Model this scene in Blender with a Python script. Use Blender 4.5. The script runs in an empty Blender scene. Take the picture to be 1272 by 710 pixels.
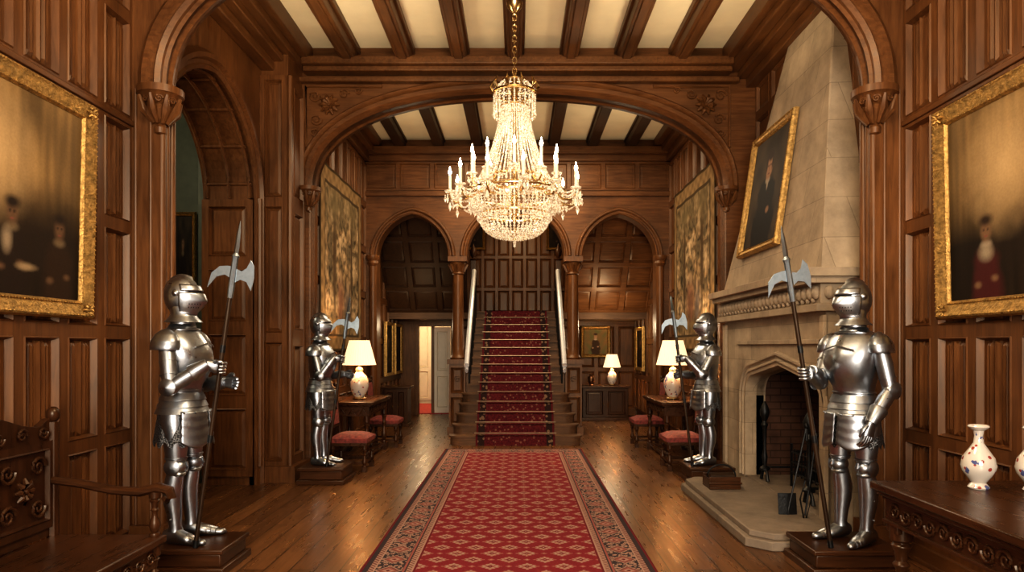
import bpy, bmesh, math, random
from mathutils import Vector, Matrix, noise
random.seed(7)
S=bpy.context.scene; COL=S.collection; pi=math.pi
V=Vector
# ------------------------------------------------------------ materials
def newmat(name):
    m=bpy.data.materials.new(name); m.use_nodes=True
    nt=m.node_tree; return m,nt,nt.nodes['Principled BSDF']
def ramp(nt,fac,stops):
    r=nt.nodes.new('ShaderNodeValToRGB'); e=r.color_ramp.elements
    e[0].position=stops[0][0]; e[0].color=(*stops[0][1],1)
    e[1].position=stops[-1][0]; e[1].color=(*stops[-1][1],1)
    for p,c in stops[1:-1]:
        k=e.new(p); k.color=(*c,1)
    nt.links.new(fac,r.inputs[0]); return r.outputs[0]
def mixc(nt,fac,a,b,mode='MIX'):
    n=nt.nodes.new('ShaderNodeMixRGB'); n.blend_type=mode
    for i,v in ((0,fac),(1,a),(2,b)):
        if isinstance(v,X): nt.links.new(v.o,n.inputs[i])
        elif hasattr(v,'is_linked'): nt.links.new(v,n.inputs[i])
        elif isinstance(v,(int,float)): n.inputs[i].default_value=v
        else: n.inputs[i].default_value=(*v,1)
    return n.outputs[0]
class X:
    def __init__(s,nt,o): s.nt=nt; s.o=o
    def op(s,name,*a):
        n=s.nt.nodes.new('ShaderNodeMath'); n.operation=name
        for i,v in enumerate((s,)+a):
            if isinstance(v,X): s.nt.links.new(v.o,n.inputs[i])
            else: n.inputs[i].default_value=v
        return X(s.nt,n.outputs[0])
    def __add__(s,b): return s.op('ADD',b)
    def __sub__(s,b): return s.op('SUBTRACT',b)
    def __mul__(s,b): return s.op('MULTIPLY',b)
    def fr(s): return s.op('FRACT')
    def fl(s): return s.op('FLOOR')
    def ab(s): return s.op('ABSOLUTE')
    def lt(s,b): return s.op('LESS_THAN',b)
    def gt(s,b): return s.op('GREATER_THAN',b)
    def mn(s,b): return s.op('MINIMUM',b)
def objco(nt,scale=(1,1,1)):
    t=nt.nodes.new('ShaderNodeTexCoord'); m=nt.nodes.new('ShaderNodeMapping')
    m.inputs['Scale'].default_value=scale; nt.links.new(t.outputs['Object'],m.inputs[0]); return m.outputs[0]
def xyz(nt):
    t=nt.nodes.new('ShaderNodeTexCoord'); s=nt.nodes.new('ShaderNodeSeparateXYZ')
    nt.links.new(t.outputs['Object'],s.inputs[0]); return [X(nt,s.outputs[i]) for i in range(3)]
def ntex(nt,vec,scale,detail=4,rough=.55,dist=0):
    n=nt.nodes.new('ShaderNodeTexNoise'); n.inputs['Scale'].default_value=scale
    n.inputs['Detail'].default_value=detail; n.inputs['Roughness'].default_value=rough
    n.inputs['Distortion'].default_value=dist
    nt.links.new(vec,n.inputs['Vector']); return n.outputs['Fac']
def bump(nt,b,h,st,dist=.01):
    n=nt.nodes.new('ShaderNodeBump'); n.inputs['Strength'].default_value=st; n.inputs['Distance'].default_value=dist
    nt.links.new(h,n.inputs['Height']); nt.links.new(n.outputs[0],b.inputs['Normal'])
def wood(name,c1,c2,axis='Z',rough=.35,scale=1.0,spec=.35):
    m,nt,b=newmat(name)
    sc={'Z':(14,14,1.2),'Y':(14,1.2,14),'X':(1.2,14,14)}[axis]
    g=ntex(nt,objco(nt,tuple(k*scale for k in sc)),2.2,6,.6,.6)
    col=ramp(nt,g,[(.22,c1),(.78,c2)])
    big=ntex(nt,objco(nt),1.3,4)
    col2=mixc(nt,.75,col,ramp(nt,big,[(.3,(.42,.40,.38)),(.7,(1.3,1.25,1.15))]),'MULTIPLY')
    nt.links.new(col2,b.inputs['Base Color'])
    rr=ramp(nt,g,[(.2,(rough*.85,)*3),(.8,(rough*1.2,)*3)]); nt.links.new(rr,b.inputs['Roughness'])
    b.inputs['Specular IOR Level'].default_value=spec; b.inputs['Specular Tint'].default_value=(1,.85,.68,1)
    bump(nt,b,g,.10,.004); return m
def simple(name,c,rough=.5,metal=0,var=.25,scale=8,bmp=0,bs=40,coat=0):
    m,nt,b=newmat(name)
    g=ntex(nt,objco(nt),scale,4)
    lo=tuple(k*(1-var) for k in c); hi=tuple(min(1,k*(1+var)) for k in c)
    nt.links.new(ramp(nt,g,[(.3,lo),(.7,hi)]),b.inputs['Base Color'])
    b.inputs['Roughness'].default_value=rough; b.inputs['Metallic'].default_value=metal
    b.inputs['Coat Weight'].default_value=coat
    if bmp: bump(nt,b,ntex(nt,objco(nt),bs,3),bmp,.01)
    return m
def emis(name,c,st):
    m,nt,b=newmat(name)
    g=ntex(nt,objco(nt),3,1)
    nt.links.new(ramp(nt,g,[(0,tuple(k*.97 for k in c)),(1,c)]),b.inputs['Emission Color'])
    b.inputs['Base Color'].default_value=(*c,1); b.inputs['Emission Strength'].default_value=st; return m
A1=(.056,.0205,.0072); A2=(.178,.072,.0245)
WZ=wood('oak_panel_z',A1,A2,'Z',.37)
WY=wood('oak_y',A1,A2,'Y',.37)
WX=wood('oak_x',A1,A2,'X',.37)
WBEAM=wood('oak_beam',(.055,.020,.007),(.16,.066,.022),'Y',.42)
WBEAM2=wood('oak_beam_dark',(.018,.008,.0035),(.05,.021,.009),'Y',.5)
STEPW=wood('stair_oak',(.06,.030,.016),(.17,.092,.052),'X',.5,1,.25)
DK=wood('dark_oak',(.020,.008,.0033),(.068,.025,.010),'Y',.28)
DKZ=wood('dark_oak_z',(.020,.008,.0033),(.068,.025,.010),'Z',.30)
DKX=wood('dark_oak_x',(.022,.009,.004),(.075,.028,.011),'X',.30)
POLE=wood('pole_wood',(.015,.008,.005),(.045,.023,.012),'Z',.4)
PLAST=simple('cream_plaster',(.88,.74,.50),.85,0,.05,3,.08,30)
WHITE=simple('white_paint',(.66,.57,.44),.6,0,.05)
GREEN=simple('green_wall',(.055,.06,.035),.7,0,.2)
GOLD=simple('gilt',(.43,.26,.085),.44,.85,.45,30,.8,70)
BRASS=simple('brass',(.75,.52,.24),.25,1,.15,20)
IRON=simple('black_iron',(.02,.02,.02),.42,.7,.3,20,.2,60)
COPPER=simple('aged_copper',(.22,.11,.055),.38,1,.3,20)
BLACK=simple('slit_shade',(.004,.004,.004),.8,0,.1)
CERB=simple('candle_wax',(.85,.78,.62),.5,0,.03)
REDUP=simple('red_damask',(.17,.026,.018),.8,0,.6,28,.3,90)
PALE=simple('pale_metal',(.85,.85,.85),.3,.4,.05)
def mk_steel(name,c,r):
    m,nt,b=newmat(name)
    g=ntex(nt,objco(nt),9,5,.6)
    nt.links.new(ramp(nt,g,[(.3,tuple(k*.6 for k in c)),(.65,c)]),b.inputs['Base Color'])
    b.inputs['Metallic'].default_value=1
    nt.links.new(ramp(nt,g,[(.3,(r*1.4,)*3),(.7,(r*.85,)*3)]),b.inputs['Roughness'])
    bump(nt,b,ntex(nt,objco(nt),16,2),.025,.01); return m
STEEL=mk_steel('burnished_steel',(.42,.44,.47),.31)
STEELB=mk_steel('blade_steel',(.45,.53,.59),.33)
def mk_mail():
    m,nt,b=newmat('chain_mail')
    v=nt.nodes.new('ShaderNodeTexVoronoi'); v.inputs['Scale'].default_value=110
    nt.links.new(objco(nt),v.inputs['Vector'])
    nt.links.new(ramp(nt,v.outputs[0],[(.1,(.34,.34,.35)),(.6,(.05,.05,.05))]),b.inputs['Base Color'])
    b.inputs['Metallic'].default_value=.9; b.inputs['Roughness'].default_value=.45
    bump(nt,b,v.outputs[0],.9,.006); return m
MAIL=mk_mail()
def mk_stone(name,c,bw=.55,bh=.34,mort=.004,mk=.6):
    m,nt,b=newmat(name)
    x,y,z=xyz(nt)
    cb=nt.nodes.new('ShaderNodeCombineXYZ')
    nt.links.new((y+x).o,cb.inputs[0]); nt.links.new(z.o,cb.inputs[1])
    br=nt.nodes.new('ShaderNodeTexBrick'); br.inputs['Scale'].default_value=1
    br.inputs['Brick Width'].default_value=bw; br.inputs['Row Height'].default_value=bh
    br.inputs['Mortar Size'].default_value=mort; br.inputs['Mortar Smooth'].default_value=.5
    br.inputs['Color1'].default_value=(*c,1); br.inputs['Color2'].default_value=(*[k*.82 for k in c],1)
    br.inputs['Mortar'].default_value=(*[k*mk for k in c],1)
    nt.links.new(cb.outputs[0],br.inputs['Vector'])
    g=ntex(nt,objco(nt),4,7,.68)
    col=mixc(nt,.85,br.outputs['Color'],ramp(nt,g,[(.3,(.58,.57,.56)),(.7,(1.08,1.06,1.03))]),'MULTIPLY')
    nt.links.new(col,b.inputs['Base Color']); b.inputs['Roughness'].default_value=.8; b.inputs['Specular IOR Level'].default_value=.25
    bump(nt,b,ntex(nt,objco(nt),35,5),.15,.01); return m
STONE=mk_stone('limestone',(.44,.335,.225))
BRICK=mk_stone('firebox_brick',(.105,.05,.03),.22,.075,.008,.4)
HEARTH=mk_stone('hearth_stone',(.24,.185,.135),1.2,.6,.004)
def mk_floor():
    m,nt,b=newmat('plank_floor')
    x,y,z=xyz(nt)
    cb=nt.nodes.new('ShaderNodeCombineXYZ'); nt.links.new(y.o,cb.inputs[0]); nt.links.new(x.o,cb.inputs[1])
    br=nt.nodes.new('ShaderNodeTexBrick'); br.inputs['Scale'].default_value=1
    br.inputs['Brick Width'].default_value=2.3; br.inputs['Row Height'].default_value=.17
    br.inputs['Mortar Size'].default_value=.004; br.inputs['Color1'].default_value=(.175,.076,.028,1)
    br.inputs['Color2'].default_value=(.085,.036,.014,1); br.inputs['Mortar'].default_value=(.008,.004,.002,1)
    nt.links.new(cb.outputs[0],br.inputs['Vector'])
    g=ntex(nt,objco(nt,(16,1.1,1)),2,6,.6,.5)
    col=mixc(nt,.8,br.outputs['Color'],ramp(nt,g,[(.3,(.55,.52,.5)),(.7,(1.2,1.15,1.1))]),'MULTIPLY')
    nt.links.new(col,b.inputs['Base Color'])
    nt.links.new(ramp(nt,ntex(nt,objco(nt,(10,1,1)),2,4),[(.3,(.24,)*3),(.7,(.36,)*3)]),b.inputs['Roughness'])
    b.inputs['Specular IOR Level'].default_value=.5; b.inputs['Specular Tint'].default_value=(1,.83,.6,1)
    bump(nt,b,br.outputs['Fac'],.3,-.004); return m
FLOOR=mk_floor()
def mk_carpet(name,W,L,yc,xc):
    m,nt,b=newmat(name); x,y,z=xyz(nt)
    x=x-xc; y=y-yc
    e=(x.ab()*-1+W).mn(y.ab()*-1+L)
    red=(.19,.020,.026); red2=(.13,.014,.018); beige=(.34,.205,.155); char=(.044,.031,.033); pink=(.27,.085,.070); brn=(.16,.062,.05)
    px,py=.25,.145
    row=(y*(1/py)).fl(); par=(row*.5).fr()
    u=(x*(1/px)+par+.5).fr()-.5; v=(y*(1/py)).fr()-.5
    nn=X(nt,ntex(nt,objco(nt),45,2))*.12
    d=u.ab()*1.25+v.ab()*.8+nn-.06
    ang=(u*30).op('COSINE')*(v*22).op('COSINE')
    col=mixc(nt,(d+ang*.08).lt(.38),red,pink)
    col=mixc(nt,(d+ang*.08).lt(.32),col,beige)
    col=mixc(nt,(d+ang*.06).lt(.19),col,pink)
    col=mixc(nt,(d+ang*.05).lt(.11),col,red2)
    col=mixc(nt,d.lt(.05),col,beige)
    u2=(x*(1/px)+par).fr()-.5
    d2=u2.ab()*1.6+v.ab()+nn-.06
    col=mixc(nt,d2.lt(.17),col,pink); col=mixc(nt,d2.lt(.07),col,beige)
    def band(col,lim,c): return mixc(nt,e.lt(lim),col,c)
    col=band(col,.37,red2); col=band(col,.355,beige)
    s=((x+y)*24).fr().lt(.45); col=mixc(nt,e.lt(.343),col,mixc(nt,s,beige,brn))
    col=band(col,.31,char); col=band(col,.30,pink); col=band(col,.285,char)
    t=(y*(1/.24)).fr()-.5; tt=(x*(1/.24)).fr()-.5
    ew=(e-.19)*4.6
    isx=(x.ab()*-1+W).lt(y.ab()*-1+L)
    tm=t*isx+tt*(isx*-1+1)
    dr=(tm.ab()*1.05+ew.ab())+nn-.06
    inb=e.lt(.282)
    col=mixc(nt,inb*dr.lt(.42),col,beige)
    col=mixc(nt,inb*dr.lt(.36),col,brn)
    col=mixc(nt,inb*dr.lt(.27),col,pink)
    col=mixc(nt,inb*dr.lt(.18),col,beige)
    col=mixc(nt,inb*dr.lt(.09),col,red2)
    vo=nt.nodes.new('ShaderNodeTexVoronoi'); vo.inputs['Scale'].default_value=33; nt.links.new(objco(nt),vo.inputs['Vector'])
    vv=X(nt,vo.outputs[0])
    col=mixc(nt,inb*dr.gt(.44)*vv.lt(.48),col,beige)
    col=mixc(nt,inb*dr.gt(.44)*vv.lt(.22),col,brn)
    col=band(col,.10,beige); col=mixc(nt,e.lt(.09),col,mixc(nt,s,brn,beige)); col=band(col,.055,char); col=band(col,.02,red2)
    g=ntex(nt,objco(nt),160,3); col=mixc(nt,.6,col,ramp(nt,g,[(.3,(.65,.65,.65)),(.7,(1.2,1.2,1.2))]),'MULTIPLY')
    nt.links.new(col,b.inputs['Base Color']); b.inputs['Roughness'].default_value=.95; b.inputs['Specular IOR Level'].default_value=.1
    bump(nt,b,g,.4,.004); return m
def mk_runner(xc,W):
    m,nt,b=newmat('stair_runner_wool'); x,y,z=xyz(nt)
    e=(x-xc).ab()*-1+W
    g=ntex(nt,objco(nt),40,4)
    col=ramp(nt,g,[(.35,(.052,.008,.011)),(.62,(.115,.016,.018))])
    vo=nt.nodes.new('ShaderNodeTexVoronoi'); vo.inputs['Scale'].default_value=16; nt.links.new(objco(nt),vo.inputs['Vector'])
    col=mixc(nt,X(nt,vo.outputs[0]).lt(.26),col,(.19,.085,.055))
    col=mixc(nt,e.lt(.13),col,(.03,.015,.013)); col=mixc(nt,(e.lt(.13))*(X(nt,vo.outputs[0]).lt(.35)),col,(.20,.12,.07)); col=mixc(nt,e.lt(.03),col,(.10,.012,.015))
    nt.links.new(col,b.inputs['Base Color']); b.inputs['Roughness'].default_value=.95; b.inputs['Specular IOR Level'].default_value=.1; return m
def mk_attr(name,rough=.45):
    m,nt,b=newmat(name)
    a=nt.nodes.new('ShaderNodeAttribute'); a.attribute_name='Col'
    g=ntex(nt,objco(nt),60,3)
    nt.links.new(mixc(nt,.35,a.outputs['Color'],ramp(nt,g,[(.3,(.75,.75,.75)),(.7,(1.15,1.15,1.15))]),'MULTIPLY'),b.inputs['Base Color'])
    b.inputs['Roughness'].default_value=rough; b.inputs['Specular IOR Level'].default_value=.12; bump(nt,b,g,.12,.003); return m
CANVAS=mk_attr('oil_canvas',.6); WEAVE=mk_attr('woven_tapestry',.95)
def mk_porc():
    m,nt,b=newmat('painted_porcelain')
    v=nt.nodes.new('ShaderNodeTexVoronoi'); v.inputs['Scale'].default_value=24; nt.links.new(objco(nt),v.inputs['Vector'])
    g=ntex(nt,objco(nt),14,3)
    col=mixc(nt,X(nt,v.outputs[0]).lt(.24),(.55,.49,.42),(.28,.045,.035))
    col=mixc(nt,X(nt,g).gt(.62),col,(.07,.085,.20))
    nt.links.new(col,b.inputs['Base Color']); b.inputs['Roughness'].default_value=.15; b.inputs['Coat Weight'].default_value=.6; return m
PORC=mk_porc()
def mk_crystal():
    m,nt,b=newmat('crystal')
    g=ntex(nt,objco(nt),60,2)
    nt.links.new(ramp(nt,g,[(.36,(.52,.38,.23)),(.52,(.93,.87,.76))]),b.inputs['Base Color'])
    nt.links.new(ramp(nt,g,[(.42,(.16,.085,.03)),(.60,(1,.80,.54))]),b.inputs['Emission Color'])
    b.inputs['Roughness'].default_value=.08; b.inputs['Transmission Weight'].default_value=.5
    b.inputs['Emission Strength'].default_value=.16; return m  # glow of the lit crystal put into the bead emission
CRYS=mk_crystal()
FLAME=emis('flame_bulb',(1,.84,.60),22)
SHADE=emis('lit_lampshade',(1,.70,.39),.56)
GLOWPANE=emis('added_glow_pane',(1,.93,.85),1.8)  # emissive pane added behind the camera as fill and for steel highlights
# ------------------------------------------------------------ mesh builder
class MB:
    def __init__(s): s.v=[];s.f=[];s.m=[]
    def add(s,vs,fs,mi=0,M=None):
        o=len(s.v)
        if M is not None: vs=[M@V(p) for p in vs]
        s.v+=[tuple(p) for p in vs]; s.f+=[tuple(i+o for i in f) for f in fs]; s.m+=[mi]*len(fs)
    def box(s,x0,x1,y0,y1,z0,z1,mi=0,M=None):
        s.add([(x,y,z) for z in (z0,z1) for y in (y0,y1) for x in (x0,x1)],
              [(0,2,3,1),(4,5,7,6),(0,1,5,4),(2,6,7,3),(0,4,6,2),(1,3,7,5)],mi,M)
    def tube(s,pts,rad,seg=10,mi=0,cap=True,ref=(0,0,1),M=None,closed=False):
        pts=[V(p) for p in pts]; n=len(pts)
        if not isinstance(rad,(list,tuple)): rad=[rad]*n
        vs=[]; ref=V(ref)
        for i,p in enumerate(pts):
            if closed: t=pts[(i+1)%n]-pts[i-1]
            else: t=pts[min(i+1,n-1)]-pts[max(i-1,0)]
            if t.length<1e-9: t=V((0,0,1))
            t.normalize(); r=ref
            if abs(t.dot(r))>.97: r=V((1,0,0)) if abs(t.x)<.9 else V((0,1,0))
            a=(r-t*r.dot(t)).normalized(); b=t.cross(a)
            q=rad[i]; ra,rb=(q if isinstance(q,(tuple,list)) else (q,q))
            for k in range(seg):
                w=2*pi*k/seg; vs.append(p+a*(ra*math.cos(w))+b*(rb*math.sin(w)))
        fs=[]
        for i in range(n if closed else n-1):
            j=(i+1)%n
            for k in range(seg):
                l=(k+1)%seg; fs.append((i*seg+k,i*seg+l,j*seg+l,j*seg+k))
        if cap and not closed: fs+= [tuple(range(seg))[::-1],tuple(range((n-1)*seg,n*seg))]
        s.add(vs,fs,mi,M)
    def lathe(s,prof,c=(0,0,0),seg=20,mi=0,M=None,sx=1,sy=1):
        vs=[];n=len(prof)
        for r,z in prof:
            for k in range(seg):
                w=2*pi*k/seg; vs.append((c[0]+r*sx*math.cos(w),c[1]+r*sy*math.sin(w),c[2]+z))
        fs=[(i*seg+k,i*seg+(k+1)%seg,(i+1)*seg+(k+1)%seg,(i+1)*seg+k) for i in range(n-1) for k in range(seg)]
        fs+=[tuple(range(seg))[::-1],tuple(range((n-1)*seg,n*seg))]
        s.add(vs,fs,mi,M)
    def grid(s,fn,nu,nv,cu=False,mi=0,M=None):
        vs=[];
        for j in range(nv+1):
            for i in range(nu if cu else nu+1): vs.append(fn(i/nu,j/nv))
        w=nu if cu else nu+1
        fs=[(j*w+i,j*w+(i+1)%w,(j+1)*w+(i+1)%w,(j+1)*w+i) for j in range(nv) for i in range(nu)]
        s.add(vs,fs,mi,M)
    def ell(s,c,r,nu=16,nv=10,mi=0,M=None):
        c=V(c); s.grid(lambda u,v:c+V((r[0]*math.cos(2*pi*u)*math.sin(pi*v+.0001),r[1]*math.sin(2*pi*u)*math.sin(pi*v+.0001),-r[2]*math.cos(pi*v))),nu,nv,True,mi,M)
    def prism(s,poly,t0,t1,fn,mi=0):
        n=len(poly); vs=[fn(a,b,t0) for a,b in poly]+[fn(a,b,t1) for a,b in poly]
        s.add(vs,[tuple(range(n))[::-1],tuple(range(n,2*n))]+[(i,(i+1)%n,n+(i+1)%n,n+i) for i in range(n)],mi)
    def octa(s,c,r,h=None,mi=0):
        h=h or r; x,y,z=c
        s.add([(x+r,y,z),(x,y+r,z),(x-r,y,z),(x,y-r,z),(x,y,z+h),(x,y,z-h)],[(0,1,4),(1,2,4),(2,3,4),(3,0,4),(1,0,5),(2,1,5),(3,2,5),(0,3,5)],mi)
def props(o,label,cat,kind,group):
    if label: o['label']=label
    if cat: o['category']=cat
    if kind: o['kind']=kind
    if group: o['group']=group
def build(mb,name,mats,parent=None,label=None,cat=None,kind=None,smooth=38,bevel=0,group=None,origin=None):
    me=bpy.data.meshes.new(name)
    vs=mb.v
    if origin: vs=[(a-origin[0],b-origin[1],c-origin[2]) for a,b,c in vs]
    me.from_pydata(vs,[],mb.f)
    if not isinstance(mats,(list,tuple)): mats=[mats]
    for m in mats: me.materials.append(m)
    me.polygons.foreach_set('material_index',mb.m)
    bm=bmesh.new(); bm.from_mesh(me); bmesh.ops.recalc_face_normals(bm,faces=bm.faces); bm.to_mesh(me); bm.free()
    if smooth:
        me.polygons.foreach_set('use_smooth',[True]*len(me.polygons)); me.set_sharp_from_angle(angle=math.radians(smooth))
    me.update()
    o=bpy.data.objects.new(name,me); COL.objects.link(o)
    if origin: o.location=origin
    if parent: o.parent=parent
    if bevel:
        b=o.modifiers.new('bev','BEVEL'); b.width=bevel; b.segments=2; b.limit_method='ANGLE'; b.angle_limit=math.radians(50)
    props(o,label,cat,kind,group); return o
def empty(name,loc,rotz=0,label=None,cat=None,group=None,scale=1,kind=None):
    o=bpy.data.objects.new(name,None); o.empty_display_size=.1; COL.objects.link(o)
    o.location=loc; o.rotation_euler=(0,0,rotz); o.scale=(scale,)*3
    props(o,label,cat,kind,group); return o
def clone(root,loc,rotz=None,label=None):
    def cp(o,par):
        n=o.copy(); COL.objects.link(n); n.parent=par
        for c in list(o.children): cp(c,n)
        return n
    n=cp(root,None); n.location=loc
    if rotz is not None: n.rotation_euler=(0,0,rotz)
    if label: n['label']=label
    return n
PL=lambda x0:(lambda u,z,w:(x0+w,u,z))
PR=lambda x0:(lambda u,z,w:(x0-w,u,z))
PF=lambda y0:(lambda u,z,w:(u,y0-w,z))
def panels(mb,P,u0,u1,rows,nc,linen=True,w0=.0,st=.045,mi=0,nf=3):
    du=(u1-u0)/nc
    def q(pts): mb.add([P(*p) for p in pts],[(0,1,2,3)],mi)
    def ring(a,b,wa,wb):
        (a0,a1,c0,c1),(b0,b1,d0,d1)=a,b
        A=[(a0,c0,wa),(a1,c0,wa),(a1,c1,wa),(a0,c1,wa)]; B=[(b0,d0,wb),(b1,d0,wb),(b1,d1,wb),(b0,d1,wb)]
        mb.add([P(*p) for p in A+B],[(i,(i+1)%4,4+(i+1)%4,4+i) for i in range(4)],mi)
    for r in range(len(rows)-1):
        z0,z1=rows[r],rows[r+1]
        for c in range(nc):
            a=(u0+c*du,u0+(c+1)*du,z0,z1)
            b=(a[0]+st,a[1]-st,z0+st,z1-st); c2=(b[0]+.008,b[1]-.008,b[2]+.008,b[3]-.008); d=(b[0]+.024,b[1]-.024,b[2]+.024,b[3]-.024)
            ring(a,b,w0+.035,w0+.035); ring(b,c2,w0+.035,w0+.043); ring(c2,d,w0+.043,w0+.002)
            if linen and z1-z0>.4:
                wd=d[1]-d[0]; zz0,zz1=d[2]+.035,d[3]-.035
                prof=[(0,.002),(.14,.002),(.17,.016),(.23,.012),(.29,.018),(.36,.007),(.43,.014),(.5,.025),(.57,.014),(.64,.007),(.71,.018),(.77,.012),(.83,.016),(.86,.002),(1,.002)]
                zo=[0,0,0,.01,0,.0,.015,.03,.015,0,0,.01,0,0,0]
                U=[d[0]+wd*p for p,_ in prof]
                for i in range(len(prof)-1):
                    a0,a1=zo[i],zo[i+1]; h0,h1=w0+prof[i][1],w0+prof[i+1][1]
                    q([(U[i],d[2],w0+.002),(U[i+1],d[2],w0+.002),(U[i+1],zz0-a1,h1),(U[i],zz0-a0,h0)])
                    q([(U[i],zz0-a0,h0),(U[i+1],zz0-a1,h1),(U[i+1],zz1+a1,h1),(U[i],zz1+a0,h0)])
                    q([(U[i],zz1+a0,h0),(U[i+1],zz1+a1,h1),(U[i+1],d[3],w0+.002),(U[i],d[3],w0+.002)])
            else:
                e=(d[0]+.03,d[1]-.03,d[2]+.03,d[3]-.03)
                ring(d,e,w0+.002,w0+.018)
                q([(e[0],e[2],w0+.018),(e[1],e[2],w0+.018),(e[1],e[3],w0+.018),(e[0],e[3],w0+.018)])
def curve(cu,R,zs,H,n=2.0,N=40):
    out=[]
    for i in range(N+1):
        t=pi-pi*i/N; c,s_=math.cos(t),math.sin(t)
        out.append((cu+R*math.copysign(abs(c)**(2/n),c),zs+H*abs(s_)**(2/n)))
    return out
def pcurve(cu,R,zs,H,k=.12,N=36):
    out=[]
    for u,z in curve(cu,R,zs,H*(1-k),2.0,N):
        out.append((u,z+H*k*(1-abs(u-cu)/R)))
    return out
def archwall(mb,P,u0,u1,zs,zt,curves,w0,w1,mi=0):
    pts=[(u0,zs)]
    for c in curves: pts+=c
    pts.append((u1,zs))
    for i in range(len(pts)-1):
        (a,za),(b,zb)=pts[i],pts[i+1]
        if abs(b-a)<1e-6 and abs(za-zb)<1e-6: continue
        q=[(a,za),(b,zb),(b,zt),(a,zt)]
        mb.add([P(x,z,w0) for x,z in q]+[P(x,z,w1) for x,z in q],[(0,1,2,3),(7,6,5,4),(0,4,5,1),(3,2,6,7)],mi)
    mb.add([P(u0,zs,w0),P(u0,zs,w1),P(u0,zt,w1),P(u0,zt,w0),P(u1,zs,w0),P(u1,zs,w1),P(u1,zt,w1),P(u1,zt,w0)],[(0,1,2,3),(4,5,6,7)],mi)
def archivolt(mb,P,crv,prof,zb=None,mi=0):
    pts=list(crv)
    if zb is not None: pts=[(pts[0][0],zb)]+pts+[(pts[-1][0],zb)]
    n=len(pts); rows=[]
    for i,(u,z) in enumerate(pts):
        a=pts[max(i-1,0)]; b=pts[min(i+1,n-1)]
        tx,tz=b[0]-a[0],b[1]-a[1]; L=math.hypot(tx,tz) or 1
        nx,nz=-tz/L,tx/L
        rows.append([P(u+nx*o,z+nz*o,w) for o,w in prof])
    k=len(prof); vs=[p for r in rows for p in r]
    mb.add(vs,[(i*k+j,(i+1)*k+j,(i+1)*k+j+1,i*k+j+1) for i in range(n-1) for j in range(k-1)],mi)
def scroll(mb,P,cu,cz,r,sgn=1,w=.01,th=.012,turns=1.6,a0=0,mi=0):
    pts=[];rr=[]
    for i in range(26):
        t=i/25; a=a0+sgn*turns*2*pi*t; q=r*(1-t*.85)
        pts.append(P(cu+q*math.cos(a),cz+q*math.sin(a),w)); rr.append(th*(1-.45*t))
    mb.tube(pts,rr,6,mi)
def rosette(mb,P,cu,cz,r,w=.01,petals=8,mi=0):
    for k in range(petals):
        a=2*pi*k/petals
        mb.tube([P(cu+r*.2*math.cos(a),cz+r*.2*math.sin(a),w),P(cu+r*.6*math.cos(a),cz+r*.6*math.sin(a),w+r*.15),P(cu+r*math.cos(a),cz+r*math.sin(a),w)],[r*.12,r*.24,r*.1],6,mi)
    mb.tube([P(cu,cz,w-.005),P(cu,cz,w+r*.3)],[r*.25,r*.15],8,mi)
# ------------------------------------------------------------ room shell
XW=2.85; XB=2.6; NT=[0]; DZ=-.12
def trim(mb,mats,bevel=0,smooth=38):
    NT[0]+=1; return build(mb,'trim_%d'%NT[0],mats,kind='structure',bevel=bevel,smooth=smooth)
rows=[.12,.86,1.60,2.36,3.12,3.88,4.60]
mb=MB(); mb.box(-6,3.6,-3.2,18.5,-.15,0); build(mb,'floor',FLOOR,kind='structure',smooth=0)
for nm,P,s in (('wall_left',PL(-XW),-1),('wall_right',PR(XW),1)):
    mb=MB(); panels(mb,P,-3,5.0,rows,21,st=.04)
    mb.box(min(s*XW,s*(XW+.2)),max(s*XW,s*(XW+.2)),-3,5.0,0,5.15)
    mb.box(min(s*(XW-.04),s*XW),max(s*(XW-.04),s*XW),-3,5.0,4.6,5.0)
    build(mb,nm+'_near',WZ,kind='structure')
    mb=MB(); mb.box(min(s*(XW-.06),s*XW),max(s*(XW-.06),s*XW),-3,5.0,0,.12); mb.box(min(s*(XW-.075),s*XW),max(s*(XW-.075),s*XW),-3,5.0,.0,.03)
    build(mb,'baseboard_left' if s<0 else 'baseboard_right',WY,kind='structure',bevel=.006)
    mb=MB(); mb.box(min(s*(XW-.055),s*XW),max(s*(XW-.055),s*XW),-3,5.0,4.55,4.62); mb.box(min(s*(XW-.05),s*XW),max(s*(XW-.05),s*XW),-3,5,3.1,3.14)
    trim(mb,WY,.006)
cN=curve(0,2.6,3.38,1.25,2.3,48)
mb=MB(); archwall(mb,PF(5.0),-XW,XW,3.38,5.15,[cN],0,-.2)
for s in (-1,1): mb.box(min(s*2.62,s*XW),max(s*2.62,s*XW),5.0,5.2,0,3.38)
mb.box(-XW-.2,-XW,5.0,5.3,0,5.15)
build(mb,'wall_near_arch',WZ,kind='structure')
PRF=[(0,-.20),(0,-.17),(.02,-.14),(-.02,-.11),(.0,-.08),(.0,-.05),(-.02,-.02),(.0,.0),(0,.03),(.03,.055),(.05,.03),(.07,.03),(.09,.065),(.12,.065),(.14,.03),(.16,.02),(.18,0)]
mb=MB(); archivolt(mb,PF(5.0),cN,PRF); trim(mb,WX)
mb=MB()
for s in (-1,1):
    for yy,rr in ((5.03,.030),(5.10,.022),(5.17,.030)): mb.tube([(s*2.615,yy,.2),(s*2.615,yy,3.38)],rr,10)
    for xx in (2.68,2.79): mb.tube([(s*xx,5.0,.2),(s*xx,5.0,3.38)],.012,8)
    mb.box(min(s*2.56,s*XW),max(s*2.56,s*XW),4.95,5.22,0,.2)
trim(mb,WZ,.0)
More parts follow.
